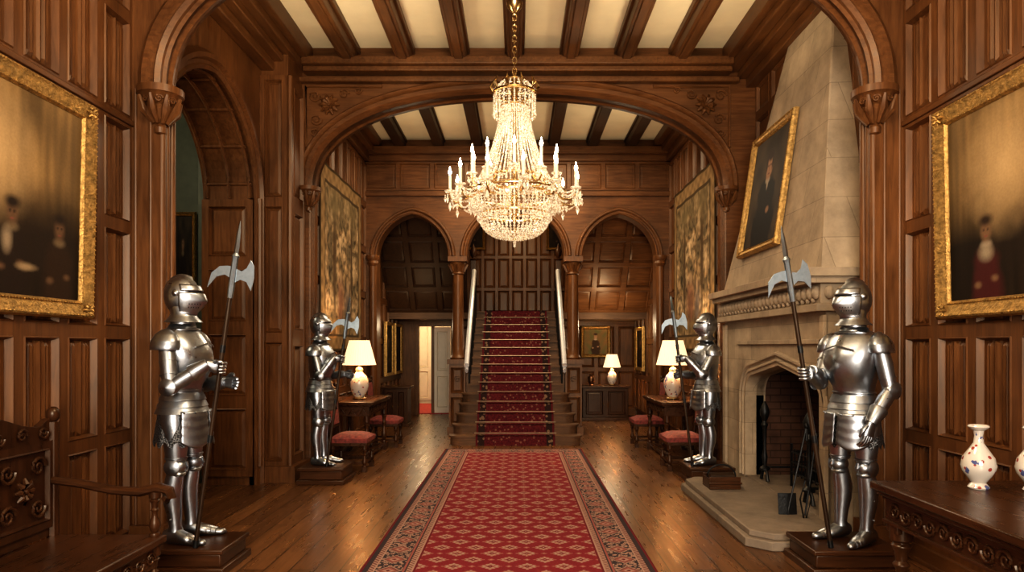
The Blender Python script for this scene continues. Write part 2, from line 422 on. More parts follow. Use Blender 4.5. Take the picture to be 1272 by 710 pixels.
def corbel(x,y,zt,r):
    mb=MB(); k=r/.15
    mb.lathe([(a*k,b*k) for a,b in [(.01,-.34),(.04,-.32),(.045,-.28),(.03,-.26),(.07,-.21),(.10,-.16),(.09,-.13),(.12,-.10),(.14,-.06),(.16,-.05),(.16,0)]],(x,y,zt),16)
    for a in range(8):
        t=2*pi*a/8; mb.tube([(x+.045*k*math.cos(t),y+.045*k*math.sin(t),zt-.25*k),(x+.115*k*math.cos(t),y+.115*k*math.sin(t),zt-.16*k),(x+.145*k*math.cos(t),y+.145*k*math.sin(t),zt-.07*k)],[.015*k,.030*k,.012*k],6)
        t+=pi/8; scroll(mb,lambda u,z,w:(x+(.115*k+w)*math.cos(t)-u*math.sin(t),y+(.115*k+w)*math.sin(t)+u*math.cos(t),z),0,zt-.10*k,.028*k,1,.01,.007)
    trim(mb,WZ)
for s in (-1,1): corbel(s*2.62,5.02,3.38,.15)
cS=pcurve(6.41,.99,3.1,.95,.1,36)
mb=MB(); archwall(mb,PL(-XW),5.2,8.1,3.1,5.15,[cS],0,-.55)
mb.box(-3.4,-XW,5.2,5.42,0,3.1); mb.box(-3.4,-XW,7.4,8.1,0,3.1)
panels(mb,PF(7.4),-3.40,-XW,[.1,.9,1.7,2.4,3.08],1,False,w0=.0,st=.07)
for off in (-3.36,-3.12,-2.90):
    mb.tube([(off,u,z) for u,z in cS],.020,6)
for i in range(4,36,5):
    u,z=cS[i]; mb.tube([(-3.38,u,z),(-2.87,u,z)],.018,6)
build(mb,'wall_left_side_arch',WZ,kind='structure')
mb=MB(); archivolt(mb,PL(-XW),cS,[(0,-.05),(0,.03),(.03,.05),(.05,.03),(.08,.03),(.10,.07),(.14,.07),(.16,.03),(.19,0)],zb=.0)
mb.tube([(-2.80,7.43,.2),(-2.80,7.43,3.1)],.03,8)
trim(mb,WZ)
mb=MB(); mb.box(-6,-3.4,8.6,8.7,0,5.15); mb.box(-6,-5.9,3.5,8.6,0,5.15); mb.box(-6,-3.4,3.4,3.5,0,5.15); mb.box(-6,-3.05,3.5,8.7,5.1,5.2) ; mb.box(-3.5,-3.4,7.5,8.6,0,5.15); mb.box(-3.5,-3.4,3.5,5.3,0,5.15)
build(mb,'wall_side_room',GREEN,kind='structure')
mb=MB(); mb.box(-XW,-2.55,7.6,8.1,0,5.0); panels(mb,PF(7.6),-XW,-2.55,[.18,1.6,3.1,4.5],1,False,st=.05); panels(mb,PL(-2.55),7.6,8.1,[.18,1.6,3.1,4.5],1,False,st=.09)
for yy in (7.6,8.05): mb.tube([(-2.53,yy,.18),(-2.53,yy,4.5)],.03,8)
mb.box(-XW,-2.45,7.52,8.1,0,.18)
build(mb,'wall_left_pier',WZ,kind='structure')
cM=curve(0,2.46,3.36,1.16,2.35,56)
mb=MB(); archwall(mb,PF(8.1),-XW,XW,3.36,5.15,[cM],0,-.35)
for s in (-1,1): mb.box(min(s*2.47,s*XW),max(s*2.47,s*XW),8.1,8.45,0,3.36)
build(mb,'wall_middle_arch',WX,kind='structure')
mb=MB(); archivolt(mb,PF(8.1),cM,[(0,-.35),(0,-.26),(-.02,-.23),(0,-.2),(0,-.06),(-.02,-.03),(0,.02),(.02,.05),(.045,.05),(.05,.02),(.08,.02),(.09,.05),(.12,.07),(.14,.05),(.145,.0)])
for s in (-1,1):
    for yy in (8.13,8.2,8.27): mb.tube([(s*2.47,yy,.0),(s*2.47,yy,3.36)],.025,8)
trim(mb,WX)
mb=MB(); P=PF(8.1)
for s in (-1,1):
    rosette(mb,P,s*2.22,4.35,.12,.03,10)
    scroll(mb,P,s*2.38,4.18,.07,s,.02); scroll(mb,P,s*2.05,4.48,.06,-s,.02); scroll(mb,P,s*2.40,4.02,.05,-s,.02); scroll(mb,P,s*1.88,4.52,.04,s,.02); scroll(mb,P,s*2.40,4.46,.07,s,.02)
    mb.tube([P(s*2.5,3.85,.02),P(s*2.5,4.57,.02),P(s*1.6,4.57,.02)],.02,6)
trim(mb,WX)
for s in (-1,1): corbel(s*2.47,8.1,3.38,.13)
mb=MB(); mb.box(XW,XW+.2,5.0,8.1,1.9,5.15); panels(mb,PR(XW),5.2,8.1,[2.1,2.8,3.5,4.2,4.6],6,False)
mb.box(XW,XW+.2,5.0,5.42,0,1.9)
build(mb,'wall_right_chimney',WZ,kind='structure')
for s,P,nm in ((-1,PL(-XB),'wall_left_back'),(1,PR(XB),'wall_right_back')):
    mb=MB(); panels(mb,P,8.45,11.6,rows,7); mb.box(min(s*XB,s*(XB+.25)),max(s*XB,s*(XB+.25)),8.45,15.2,0,5.0)
    panels(mb,P,11.85,15.0,rows,7,False); mb.box(min(s*XB,s*(XB-.05)),max(s*XB,s*(XB-.05)),8.45,11.6,0,.12)
    build(mb,nm,WZ,kind='structure')
CX=-.035; YA=11.6
cA=pcurve(-1.78,.60,3.03,.70,.15,28); cB=curve(CX,.82,3.03,.80,2.0,32); cC=pcurve(1.72,.62,3.03,.70,.15,28)
mb=MB(); archwall(mb,PF(YA),-XB,XB,3.03,5.0,[cA,cB,cC],0,-.25)
for x0,x1 in ((-XB,-2.38),(2.34,XB)): mb.box(x0,x1,YA,YA+.25,0,3.03)
panels(mb,PF(YA),-XB,XB,[4.14,4.62],9,False,w0=-.015,st=.03)
build(mb,'wall_three_arches',WX,kind='structure')
mb=MB()
for c in (cA,cB,cC): archivolt(mb,PF(YA),c,[(0,-.02),(0,.03),(.02,.05),(.04,.03),(.06,.03),(.08,.06),(.11,.06),(.13,0)])
mb.box(-XB,XB,YA-.06,YA,4.04,4.12); mb.box(-XB,XB,YA-.10,YA,4.62,4.72); mb.box(-XB,XB,YA-.2,YA,4.72,4.84)
trim(mb,WX,.006)
mb=MB()
for x in (-2.44,2.40):
    mb.tube([(x,YA-.05,.25),(x,YA-.05,2.85)],.07,12); mb.box(x-.1,x+.1,YA-.15,YA+.02,0,.25); mb.lathe([(.07,2.85),(.10,2.9),(.09,2.94),(.12,2.98),(.12,3.03)],(x,YA-.05,0),14)
trim(mb,WZ,.005)
def column(x):
    r=empty('column',(x,YA+.12,0),label='turned oak column on a tall panelled pedestal beside the stairs',cat='column',group='stair hall columns')
    mb=MB(); mb.box(-.17,.17,-.17,.17,.0,.14); mb.box(-.14,.14,-.14,.14,.14,1.20); mb.box(-.17,.17,-.17,.17,1.20,1.28)
    panels(mb,lambda u,z,w:(u,-.14-w,z),-.14,.14,[.16,.68,1.18],1,False,st=.03)
    scroll(mb,lambda u,z,w:(u,-.14-w,z),0,.95,.06,1,.04,.01); build(mb,'pedestal',WZ,r,bevel=.006)
    mb=MB(); mb.lathe([(.13,1.28),(.14,1.31),(.12,1.34),(.10,1.37),(.105,1.5),(.098,2.0),(.09,2.72)],seg=20); build(mb,'shaft',WZ,r)
    mb=MB(); mb.lathe([(.09,2.72),(.11,2.74),(.095,2.77),(.12,2.84),(.15,2.92),(.14,2.94)],seg=16); mb.box(-.16,.16,-.16,.16,2.94,3.028)
    for k in range(8):
        a=pi/4*k; mb.tube([(.1*math.cos(a),.1*math.sin(a),2.77),(.135*math.cos(a),.135*math.sin(a),2.86),(.165*math.cos(a),.165*math.sin(a),2.9)],[.015,.025,.015],6)
    build(mb,'capital',WZ,r)
column(-1.02); column(.945)
mb=MB(); YB=15.0
mb.box(-XB,-2.17,YB,YB+.15,0,2.0); mb.box(-1.46,XB,YB,YB+.15,0,2.0); mb.box(-2.17,-1.46,YB,YB+.15,1.94,2.0); mb.box(-XB,XB,YB,YB+.15,2.0,5.0)
panels(mb,PF(YB),-XB,XB,[2.2,2.75,3.45,4.2,4.95],17,False,st=.03); panels(mb,PF(YB),-1.38,XB,[.12,1.0,1.98],9,False)
build(mb,'wall_back',WZ,kind='structure')
mb=MB(); mb.box(-2.25,-2.17,YB-.04,YB,0,2.0); mb.box(-1.46,-1.38,YB-.04,YB,0,2.0); mb.box(-2.17,-1.46,YB-.04,YB,1.94,2.02); trim(mb,WZ,.005)
mb=MB(); mb.box(-3.6,-1.0,18.0,18.1,0,2.8); mb.box(-1.1,-1.0,YB+.15,18,0,2.8); mb.box(-3.6,-3.5,YB+.15,18,0,2.8); mb.box(-3.6,-1,YB+.15,18.1,2.8,2.9)
panels(mb,PF(18.0),-3.5,-1.1,[.1,.9,2.6],6,False)
build(mb,'wall_bright_room',WHITE,kind='structure')
mb=MB(); mb.box(-1.86,-1.50,YB+.30,YB+.34,0.015,1.93); panels(mb,PF(YB+.30),-1.86,-1.50,[.08,.9,1.9],1,False,w0=-.01,st=.06); build(mb,'door_1',WHITE,kind='structure')
mb=MB(); mb.box(-1.93,-1.86,YB+.28,YB+.36,0.015,1.95); trim(mb,WZ)
RUGRED=simple('red_rug',(.32,.03,.03),.95,0,.3,20)
mb=MB(); mb.box(-2.6,-1.2,YB+.2,17.9,.0,.015); build(mb,'rug',RUGRED,label='plain red rug on the floor of the bright room',cat='rug')
mb=MB(); mb.box(-3.05,3.05,-3.2,8.3,5.15+DZ,5.3); build(mb,'ceiling_front',PLAST,kind='structure',smooth=0)
mb=MB(); mb.box(-3.05,3.05,8.3,15.2,5.0,5.15); build(mb,'ceiling_back',PLAST,kind='structure',smooth=0)
for k in range(-3,4):
    x=CX+k*.645
    mb=MB(); mb.box(x-.085,x+.085,5.2,8.1,4.95+DZ,5.15+DZ); mb.box(x-.115,x+.115,5.2,8.1,5.07+DZ,5.15+DZ); mb.box(x-.05,x+.05,5.2,8.1,4.93+DZ,4.95+DZ); trim(mb,WBEAM,.01)
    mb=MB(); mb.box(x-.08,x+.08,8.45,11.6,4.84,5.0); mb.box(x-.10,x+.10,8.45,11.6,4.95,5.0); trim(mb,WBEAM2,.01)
for x in (-1.8,-.6,.6,1.8):
    mb=MB(); mb.box(x-.09,x+.09,-3,5.0,4.97+DZ,5.15+DZ); trim(mb,WBEAM,.01)
mb=MB()
for s in (-1,1):
    def bx(a,b,y0,y1,z0,z1): mb.box(min(s*a,s*b),max(s*a,s*b),y0,y1,z0,z1)
    bx(2.42,XW,5.2,8.1,4.95+DZ,5.15+DZ); bx(2.50,XW,5.2,8.1,4.86+DZ,4.95+DZ); bx(2.60,XW,5.2,8.1,4.78+DZ,4.86+DZ); bx(2.70,XW,5.2,8.1,4.68+DZ,4.78+DZ)
    bx(2.3,XB,8.45,11.6,4.86,5.0); bx(2.4,XB,8.45,11.6,4.76,4.86); bx(2.5,XB,8.45,11.6,4.62,4.76)
mb.box(-2.5,2.5,7.88,8.1,4.76,4.85); mb.box(-2.5,2.5,7.94,8.1,4.70,4.76); mb.box(-2.6,2.6,8.0,8.1,4.60,4.66)
trim(mb,WBEAM,.012)
mb=MB(); mb.box(-3.05,3.05,-3.2,-3.05,0,1.0); mb.box(-3.05,3.05,-3.2,-3.05,4.2,5.15); mb.box(-3.05,-1.6,-3.2,-3.05,1,4.2); mb.box(1.6,3.05,-3.2,-3.05,1,4.2); build(mb,'wall_rear',WZ,kind='structure')
mb=MB(); mb.box(-1.6,1.6,-3.15,-3.12,1,4.2)
for x in (-1.6,-.55,.5,1.55): mb.box(x,x+.06,-3.12,-3.05,1,4.2,1)
for z in (1,2.6,4.14): mb.box(-1.6,1.6,-3.12,-3.05,z,z+.06,1)
build(mb,'added_fill_window_1',[GLOWPANE,WZ],kind='structure')  # made-up glowing window out of view, added as a fill source
# ------------------------------------------------------------ stairs
NS=15; RZ=.146; TD=.2165; Y0=10.37
st=empty('staircase',(0,0,0),label='straight oak staircase with dark treads rising to a panelled landing',cat='stairs')
for i in range(NS):
    mb=MB(); y=Y0+i*TD; z=(i+1)*RZ; yb=y+TD+.02 if i<NS-1 else 13.62
    if i<5:
        h=1.0-.03*i; r=.16
        arc=[j*pi/2/6 for j in range(7)]
        pl=[(CX-h,yb)]+[(CX-h+r-r*math.cos(a),y+r-r*math.sin(a)) for a in arc]+[(CX+h-r+r*math.sin(a),y+r-r*math.cos(a)) for a in arc]+[(CX+h,yb)]
        mb.prism(pl,0,z-.028,lambda a,b,t:(a,b,t))
        pl2=[(CX+(a-CX)*1.02,b-.03 if b<yb-.01 else b) for a,b in pl]; mb.prism(pl2,z-.028,z,lambda a,b,t:(a,b,t))
        if i==4: mb.box(CX-h+.01,CX+h-.01,yb-.03,11.52,0,z-.001)
    else:
        mb.box(CX-.80,CX+.80,y,yb,z-RZ*2,z-.028); mb.box(CX-.80,CX+.80,y-.03,yb,z-.028,z)
    build(mb,'step',STEPW,st,smooth=30)
H=NS*RZ
for s in (-1,1):
    mb=MB()
    mb.prism([(11.9,0),(13.62,0),(13.62,H+.1),(13.4,H+.1),(11.9,(11.9-Y0)/TD*RZ+.30),(11.75,(11.9-Y0)/TD*RZ+.2),(11.75,0)],s*.80,s*.88,lambda a,b,t:(CX+t,a,b))
    build(mb,'stair_string',WZ,st)
for s in (-1,1):
    mb=MB(); a=V((CX+s*.82,11.45,1.18)); b=V((CX+s*.82,13.45,2.98))
    mb.tube([a,b],[(.055,.045)]*2,8,ref=(0,-.67,.75)); mb.tube([a-V((0,0,.09)),b-V((0,0,.09))],[(.05,.03)]*2,6,ref=(0,-.67,.75))
    build(mb,'handrail',PALE,st,label='pale polished handrail')
    for k in range(14):
        t=(k+.7)/14.5; p=a.lerp(b,t); zb=(math.floor((p.y-Y0)/TD)+1)*RZ+.001
        mb=MB(); mb.lathe([(.012,0),(.016,.1),(.011,.2),(.018,(p.z-zb)*.5),(.011,(p.z-zb)*.7),(.012,p.z-zb-.05)],(p.x-s*.04,p.y,zb),8); build(mb,'baluster',IRON,st)
    mb=MB(); x=CX+s*.84; mb.box(x-.05,x+.05,13.48,13.6,H,H+1.0); mb.lathe([(.05,0),(.07,.03),(.03,.06),(.06,.12),(.07,.18),(.05,.24),(.015,.30),(.01,.34)],(x,13.54,H+1.0),14); build(mb,'newel_post',DKZ,st)
mb=MB(); mb.box(-XB,XB,13.63,YB,H-.14,H); build(mb,'floor_landing',STEPW,kind='structure')
RW=.60; RUN=mk_runner(CX,RW)
mb=MB()
for i in range(NS):
    y=Y0+i*TD; z=(i+1)*RZ
    mb.box(CX-RW,CX+RW,y-.045,y-.031,z-RZ+(.012 if i else 0.0),z+.012); mb.box(CX-RW,CX+RW,y-.045,y+TD-.03,z+.001,z+.012)
ru=empty('stair_carpet',(0,0,0),label='dark red patterned stair runner held by brass rods',cat='carpet')
build(mb,'runner',RUN,ru,smooth=0)
RODM=simple('dull_brass_rod',(.40,.30,.20),.4,1,.2)
for i in range(1,NS):
    mb=MB(); y=Y0+i*TD-.053; z=i*RZ+.020; mb.tube([(CX-RW-.03,y,z),(CX+RW+.03,y,z)],.007,8); build(mb,'stair_rod',RODM,ru)
for x0,x1,n in ((CX+.95,XB,'wall_soffit_right'),(-XB,CX-.95,'wall_soffit_left')):
    mb=MB()
    def Pq(u,t,w): return (u,13.6-t*.62-w*.6,2.2+t*.78-w*.7)
    panels(mb,Pq,x0,x1,[0,.55,1.1,1.65,2.3],3,False,st=.045); mb.prism([(x0,0),(x1,0),(x1,2.3),(x0,2.3)],-.05,.0,Pq)
    build(mb,n,WX if x0>0 else WBEAM2,kind='structure')  # left soffit gets darker wood to stand in for weaker light
CC=mk_carpet('hall_carpet_wool',.99,4.1,5.86,-.06)
mb=MB(); mb.box(-1.05,.93,1.76,9.96,0,.014); build(mb,'carpet_runner',CC,label='long red patterned hall carpet with charcoal floral border',cat='carpet',bevel=.004,smooth=0)
# ------------------------------------------------------------ pictures
def nz(x,y,z=0): return noise.noise(V((x,y,z)))
def blobs(base,lst,u,v):
    c=list(base)
    for cx,cy,rx,ry,col,soft in lst:
        d=math.hypot((u-cx)/rx,(v-cy)/ry)+.18*nz(u*14,v*14,cx*9)
        a=max(0,min(1,(1+soft-d)/(2*soft)))
        if a>0: c=[p*(1-a)+q*a for p,q in zip(c,col)]
    return c
def canvasmesh(w,h,fn,M,par,name='canvas',mat=None,nu=90,nv=90,th=.0,gain=1,**kw):
    mb=MB(); mb.grid(lambda u,v:M@V(((u-.5)*w,(v-.5)*h,th+(kw.get('wave',0)*math.sin(u*22)))),nu,nv)
    o=build(mb,name,mat or CANVAS,par,label=kw.get('label'),cat=kw.get('cat'),smooth=60)
    at=o.data.color_attributes.new('Col','FLOAT_COLOR','POINT')
    buf=[]
    for j in range(nv+1):
        for i in range(nu+1):
            c=fn(i/nu,j/nv); buf+=[max(0,c[0]*gain),max(0,c[1]*gain),max(0,c[2]*gain),1]
    at.data.foreach_set('color',buf); return o
def frameM(pos,out,up=(0,0,1)):
    out=V(out).normalized(); up=V(up).normalized(); r=up.cross(out).normalized()
    return Matrix((( r.x,up.x,out.x,pos[0]),(r.y,up.y,out.y,pos[1]),(r.z,up.z,out.z,pos[2]),(0,0,0,1)))
def picture(pos,out,w,h,fw,fn,label,up=(0,0,1),dep=.06,res=80,gain=1):
    M=frameM(pos,out,up); r=empty('framed_painting',(0,0,0),label=label,cat='painting'); r.matrix_world=M
    canvasmesh(w-2*fw,h-2*fw,fn,Matrix.Identity(4),r,nu=res,nv=res,th=.015,gain=gain)
    mb=MB(); prof=[(0,.012),(.0,.02),(.12,.035),(.2,.025),(.45,.04),(.62,.8*dep),(.8,dep),(.9,dep*.9),(1,dep*.55),(1,0)]
    iw,ih=w/2-fw,h/2-fw
    L=[]
    for f,wv in prof:
        a,b=iw+f*fw,ih+f*fw; L.append([(-a,-b,wv),(a,-b,wv),(a,b,wv),(-a,b,wv)])
    for i in range(len(L)-1):
        mb.add(L[i]+L[i+1],[(k,(k+1)%4,4+(k+1)%4,4+k) for k in range(4)])
    mb.box(-w/2+.01,w/2-.01,-h/2+.01,h/2-.01,0,.01)
    if fw>.05:
        for f,rb in ((.8,fw*.07),(.15,fw*.05)):
            a,b=iw+f*fw,ih+f*fw; st_=fw*.26 if f>.5 else fw*.2
            z=dep if f>.5 else .035
            n=int(2*a/st_)
            for k in range(n+1):
                for sy in (-1,1): mb.octa((-a+2*a*k/n,sy*b,z),rb,rb)
            n=int(2*b/st_)
            for k in range(n+1):
                for sx in (-1,1): mb.octa((sx*a,-b+2*b*k/n,z),rb,rb)
        for sx in (-1,1):
            for sy in (-1,1):
                rosette(mb,lambda u,z,w:(u,z,w),sx*(w/2-fw*.5),sy*(h/2-fw*.5),fw*.42,dep*.8,8)
    build(mb,'frame',GOLD,r,smooth=45); return r
def person(cx,by,s,coat,skin=(.30,.165,.09),hair=(.02,.01,.006),collar=(.42,.33,.22),hands=True,soft=1):
    L=[(cx,by+.02*s,.17*s,.30*s,coat,.15*soft),(cx,by+.26*s,.135*s,.13*s,coat,.2*soft),(cx,by+.40*s,.055*s,.03*s,collar,.35*soft),(cx,by+.50*s,.055*s,.08*s,skin,.25*soft),(cx,by+.58*s,.07*s,.04*s,hair,.35*soft),(cx-.022*s,by+.51*s,.012*s,.008*s,hair,.5),(cx+.022*s,by+.51*s,.012*s,.008*s,hair,.5),(cx,by+.46*s,.018*s,.006*s,(.15,.04,.03),.5)]
    if hands: L+=[(cx-.10*s,by+.10*s,.035*s,.022*s,skin,.4*soft),(cx+.09*s,by+.14*s,.035*s,.022*s,skin,.4*soft)]
    return L
DS=(.085,.045,.022); DC=(.11,.075,.04)
def painted_sheen(u,v,hx,z0):  # varnish glare painted into the canvas colours as a golden upper band
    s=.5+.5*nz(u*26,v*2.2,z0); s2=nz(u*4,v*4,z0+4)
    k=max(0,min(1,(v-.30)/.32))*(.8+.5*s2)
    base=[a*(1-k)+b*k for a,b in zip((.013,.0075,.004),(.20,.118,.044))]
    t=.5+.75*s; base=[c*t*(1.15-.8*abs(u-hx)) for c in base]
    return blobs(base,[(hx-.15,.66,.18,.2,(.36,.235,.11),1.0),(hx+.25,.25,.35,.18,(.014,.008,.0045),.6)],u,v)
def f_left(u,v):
    return blobs(painted_sheen(u,v,.5,3),person(.50,.06,.66,(.014,.008,.005),DS,(.014,.008,.005),DC,True,1.6)+person(.84,.02,.68,(.02,.010,.005),DS,(.014,.008,.005),DC,True,1.6)+[(.47,.26,.03,.05,(.20,.145,.09),.6),(.60,.14,.06,.016,(.22,.15,.08),.6)],u,v)
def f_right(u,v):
    return blobs(painted_sheen(u,v,.6,8),person(.72,.02,.76,(.009,.006,.004),DS,(.012,.008,.005),DC,True,1.6)+person(.30,.0,.70,(.042,.008,.007),(.13,.07,.035),(.02,.01,.006),(.24,.18,.12),True,1.5)+[(.30,.24,.05,.04,(.22,.17,.11),.6)],u,v)
def f_man(u,v):
    base=[c*(.8+.6*nz(u*5,v*5,2)) for c in (.050,.030,.014)]
    L=[(.5,.10,.30,.42,(.0045,.0035,.003),.1),(.5,.42,.25,.18,(.005,.004,.0035),.12),(.5,.585,.06,.035,(.34,.27,.19),.3),(.5,.56,.025,.06,(.34,.27,.19),.4),(.5,.70,.085,.12,(.30,.155,.08),.15),(.5,.81,.095,.05,(.03,.016,.009),.3),(.42,.74,.022,.07,(.03,.016,.009),.4),(.58,.74,.022,.07,(.03,.016,.009),.4),(.468,.715,.018,.009,(.03,.015,.01),.4),(.535,.715,.018,.009,(.03,.015,.01),.4),(.503,.685,.012,.028,(.22,.10,.05),.4),(.5,.64,.026,.007,(.12,.03,.02),.4),(.60,.30,.045,.03,(.24,.125,.065),.3)]
    return blobs(base,L,u,v)
def f_lady(u,v):
    base=[.18*(.8+.4*nz(u*5,v*5)),.10,.035]
    return blobs(base,person(.5,.14,1.15,(.04,.02,.009),(.34,.2,.11),(.04,.02,.009),(.4,.3,.2)),u,v)
def f_dark(u,v):
    n=.5+.5*nz(u*6,v*6,5); return blobs((.035*n,.02*n,.009*n),person(.5,.12,1.1,(.012,.006,.004),(.14,.075,.04),soft=1.4,collar=DC),u,v)
def f_tap(u,v):
    e=min(u,1-u,(v),(1-v))
    n1=nz(u*7,v*9,1); n2=nz(u*22,v*26,4); n3=nz(u*50,v*50,9)
    if e<.10:
        k=.5+.5*math.sin(u*60)*math.sin(v*80)+n2*.5
        c=(.16+.11*k,.098+.068*k,.044+.029*k)
        if e<.015: c=(.05,.03,.012)
        if .085<e: c=(.06,.038,.018)
        return c
    c=(.225,.145,.072)
    if n1>.08: c=(.17,.113,.056)
    if n1>.28: c=(.105,.074,.039)
    if n1<-.15: c=(.29,.20,.108)
    if n2>.22: c=tuple(k*1.35 for k in c)
    if n2<-.25: c=tuple(k*.5 for k in c)
    c=tuple(k*(1+.5*n3) for k in c)
    tr=[(.3,.5,.03,.4,(.07,.042,.02),.4),(.72,.55,.025,.35,(.07,.042,.02),.4),(.3,.82,.16,.10,(.14,.10,.048),.8),(.72,.84,.15,.09,(.15,.105,.05),.8),(.45,.28,.08,.14,(.18,.09,.05),.5),(.45,.43,.03,.035,(.27,.18,.10),.5),(.62,.24,.07,.13,(.11,.085,.07),.5),(.62,.38,.028,.033,(.27,.18,.10),.5),(.5,.14,.35,.03,(.2,.135,.06),.8)]
    c2=blobs(c,tr,u,v); return tuple(k*(1+.35*n2) for k in c2)
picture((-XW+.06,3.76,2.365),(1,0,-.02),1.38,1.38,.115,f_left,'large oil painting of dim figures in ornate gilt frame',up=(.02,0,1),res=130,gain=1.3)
picture((XW-.06,3.84,2.355),(-1,0,-.02),1.34,1.36,.115,f_right,'large oil painting of lady in ornate gilt frame',up=(-.02,0,1),res=130,gain=1.3)
picture((-4.18,8.56,2.6),(0,-1,0),.34,1.15,.05,f_dark,'dark painting in thin gilt frame on green wall')
for y,l in ((13.4,'tall dark painting in gilt frame near arch'),(14.4,'tall dark painting in gilt frame near door')):
    picture((-XB+.06,y,1.45),(1,0,0),.8,1.05,.06,f_dark,l,res=30)
picture((XB-.06,14.1,1.45),(-1,0,0),.9,.9,.07,f_dark,'dark painting in gilt frame under the landing',res=30)
picture((1.70,YB-.06,1.60),(0,-1,0),.66,.70,.08,f_lady,'small portrait of seated lady in gilt frame above desk',gain=1.3)
for x in (-.98,.90): picture((x,YB-.06,3.95),(0,-1,0),.55,.7,.06,f_dark,'small gilt framed picture on landing wall',res=30)
for s in (-1,1):
    M=frameM((s*(XB-.05),9.95,2.68),(-s,0,0))
    o=canvasmesh(2.3,2.5,f_tap,M,None,name='tapestry',mat=WEAVE,nu=150,nv=160,wave=.007,label='large woven verdure tapestry with ochre border hanging on panelling',cat='tapestry')
    m=o.modifiers.new('s','SOLIDIFY'); m.thickness=.01
# ------------------------------------------------------------ fireplace
fp=empty('fireplace',(2.6,6.75,0),label='tall carved limestone fireplace with tapering chimney hood and brick firebox',cat='fireplace')
OF=V((2.6,6.75,0))
def fpb(mb,name,mat,**k):
    mb.v=[(a-OF.x,b-OF.y,c-OF.z) for a,b,c in mb.v]; return build(mb,name,mat,fp,**k)
P=PR(2.45)
FC,FR,FZ,FH=6.45,.92,.98,.34
def tud(u,R=FR):
    t=abs(u-FC)/R
    return FZ+ (FH*(1-t*.45) if t<.75 else (FH*(1-.75*.45))*math.sqrt(max(0,1-((t-.75)/.25)**2)))
cF=[(FC-FR*math.cos(pi*i/40),tud(FC-FR*math.cos(pi*i/40))) for i in range(41)]; cF[0]=(FC-FR,FZ); cF[-1]=(FC+FR,FZ)
mb=MB(); archwall(mb,P,5.44,8.08,FZ,1.88,[cF],0,-.22)
mb.box(2.45,2.67,5.44,FC-FR,.0,FZ); mb.box(2.45,2.67,FC+FR,8.08,0,FZ)
mb.box(2.67,2.85,5.44,5.52,0,1.88); mb.box(2.67,2.85,7.9,8.08,0,1.88)
mb.box(2.42,2.45,5.42,5.50,0,1.75); mb.box(2.42,2.45,7.98,8.08,0,1.75)
archivolt(mb,P,cF,[(0,-.20),(.0,-.12),(.03,-.04),(.04,.02),(.06,.02),(.07,-.0)],zb=.12)
archivolt(mb,P,cF,[(.09,0),(.10,.03),(.125,.03),(.135,0)],zb=.12)
mb.box(2.42,2.45,5.46,7.6,1.52,1.56)
fpb(mb,'surround',STONE,bevel=.004)
mb=MB(); mb.box(2.36,2.9,5.40,8.1,1.78,1.84); mb.box(2.30,2.9,5.36,8.1,2.00,2.05); mb.box(2.26,2.9,5.33,8.1,2.05,2.12); mb.box(2.40,2.9,5.42,8.1,1.84,2.00)
for k in range(26):
    y=5.47+k*.102; mb.ell((2.385,y,1.93),(.035,.040,.055),8,6); mb.ell((2.385,y+.051,1.87),(.022,.022,.022),6,4); mb.ell((2.39,y+.051,1.97),(.02,.018,.018),6,4)
for k in range(4): mb.ell((2.46+k*.1,5.40,1.93),(.040,.035,.055),8,6)
fpb(mb,'mantel',STONE,bevel=.005)
mb=MB(); b0=[(2.42,5.45),(2.85,5.42),(2.85,8.09),(2.42,8.05)]; t0=[(2.84,6.12),(2.86,6.10),(2.86,6.82),(2.84,6.80)]
vs=[(x,y,2.12) for x,y in b0]+[(x,y,5.05) for x,y in t0]
mb.add(vs,[(3,2,1,0),(4,5,6,7)]+[(i,(i+1)%4,4+(i+1)%4,4+i) for i in range(4)])
fpb(mb,'chimney_hood',STONE,smooth=0)
mb=MB(); mb.box(3.15,3.22,5.4,7.5,0.0,1.7); mb.box(2.67,3.22,5.45,FC-FR-.02,0,1.7); mb.box(2.67,3.22,FC+FR+.02,7.45,0,1.7); mb.box(2.67,3.22,5.4,7.5,1.6,1.7)
fpb(mb,'firebox',BRICK,smooth=0)
mb=MB(); pl=[(2.45,5.0),(1.86,5.0),(1.71,5.14),(1.71,7.16),(1.84,7.3),(2.45,7.3)]
mb.prism(pl,0,.07,lambda a,b,t:(a,b,t)); pl2=[(2.45,5.04),(1.89,5.04),(1.75,5.17),(1.75,7.13),(1.87,7.26),(2.45,7.26)]; mb.prism(pl2,.07,.12,lambda a,b,t:(a,b,t))
mb.box(2.45,3.15,FC-FR,FC+FR,0,.12)
fpb(mb,'hearth',HEARTH,bevel=.008)
picture((2.42+(3.1-2.12)*.1443-.012,6.97,3.1),(-1,0,.1443),1.12,1.30,.08,f_man,'portrait of man in black clothes in gilt frame on chimney',up=(.1443,0,1),res=130)
for y in (5.92,6.98):
    r=empty('andiron',(2.52,y,.121),label='black iron andiron with ball finial in the fireplace',cat='andiron',group='fireplace andirons')
    mb=MB(); mb.lathe([(.05,0),(.05,.02),(.018,.05),(.03,.14),(.016,.2),(.02,.42),(.035,.46),(.018,.5),(.045,.56),(.05,.60),(.03,.66),(.008,.70)],(0,0,.12),12)
    for s in (-1,1): mb.tube([(0,0,.14),(0,s*.06,.1),(0,s*.09,.018)],[.02,.016,.018],8)
    build(mb,'standard',IRON,r)
    mb=MB(); mb.tube([(0,0,.15),(.50,0,.15),(.50,0,0)],.012,8); build(mb,'log_bar',IRON,r)
r=empty('fire_grate',(2.86,6.45,.121),label='black iron fire basket grate inside the firebox',cat='grate')
mb=MB()
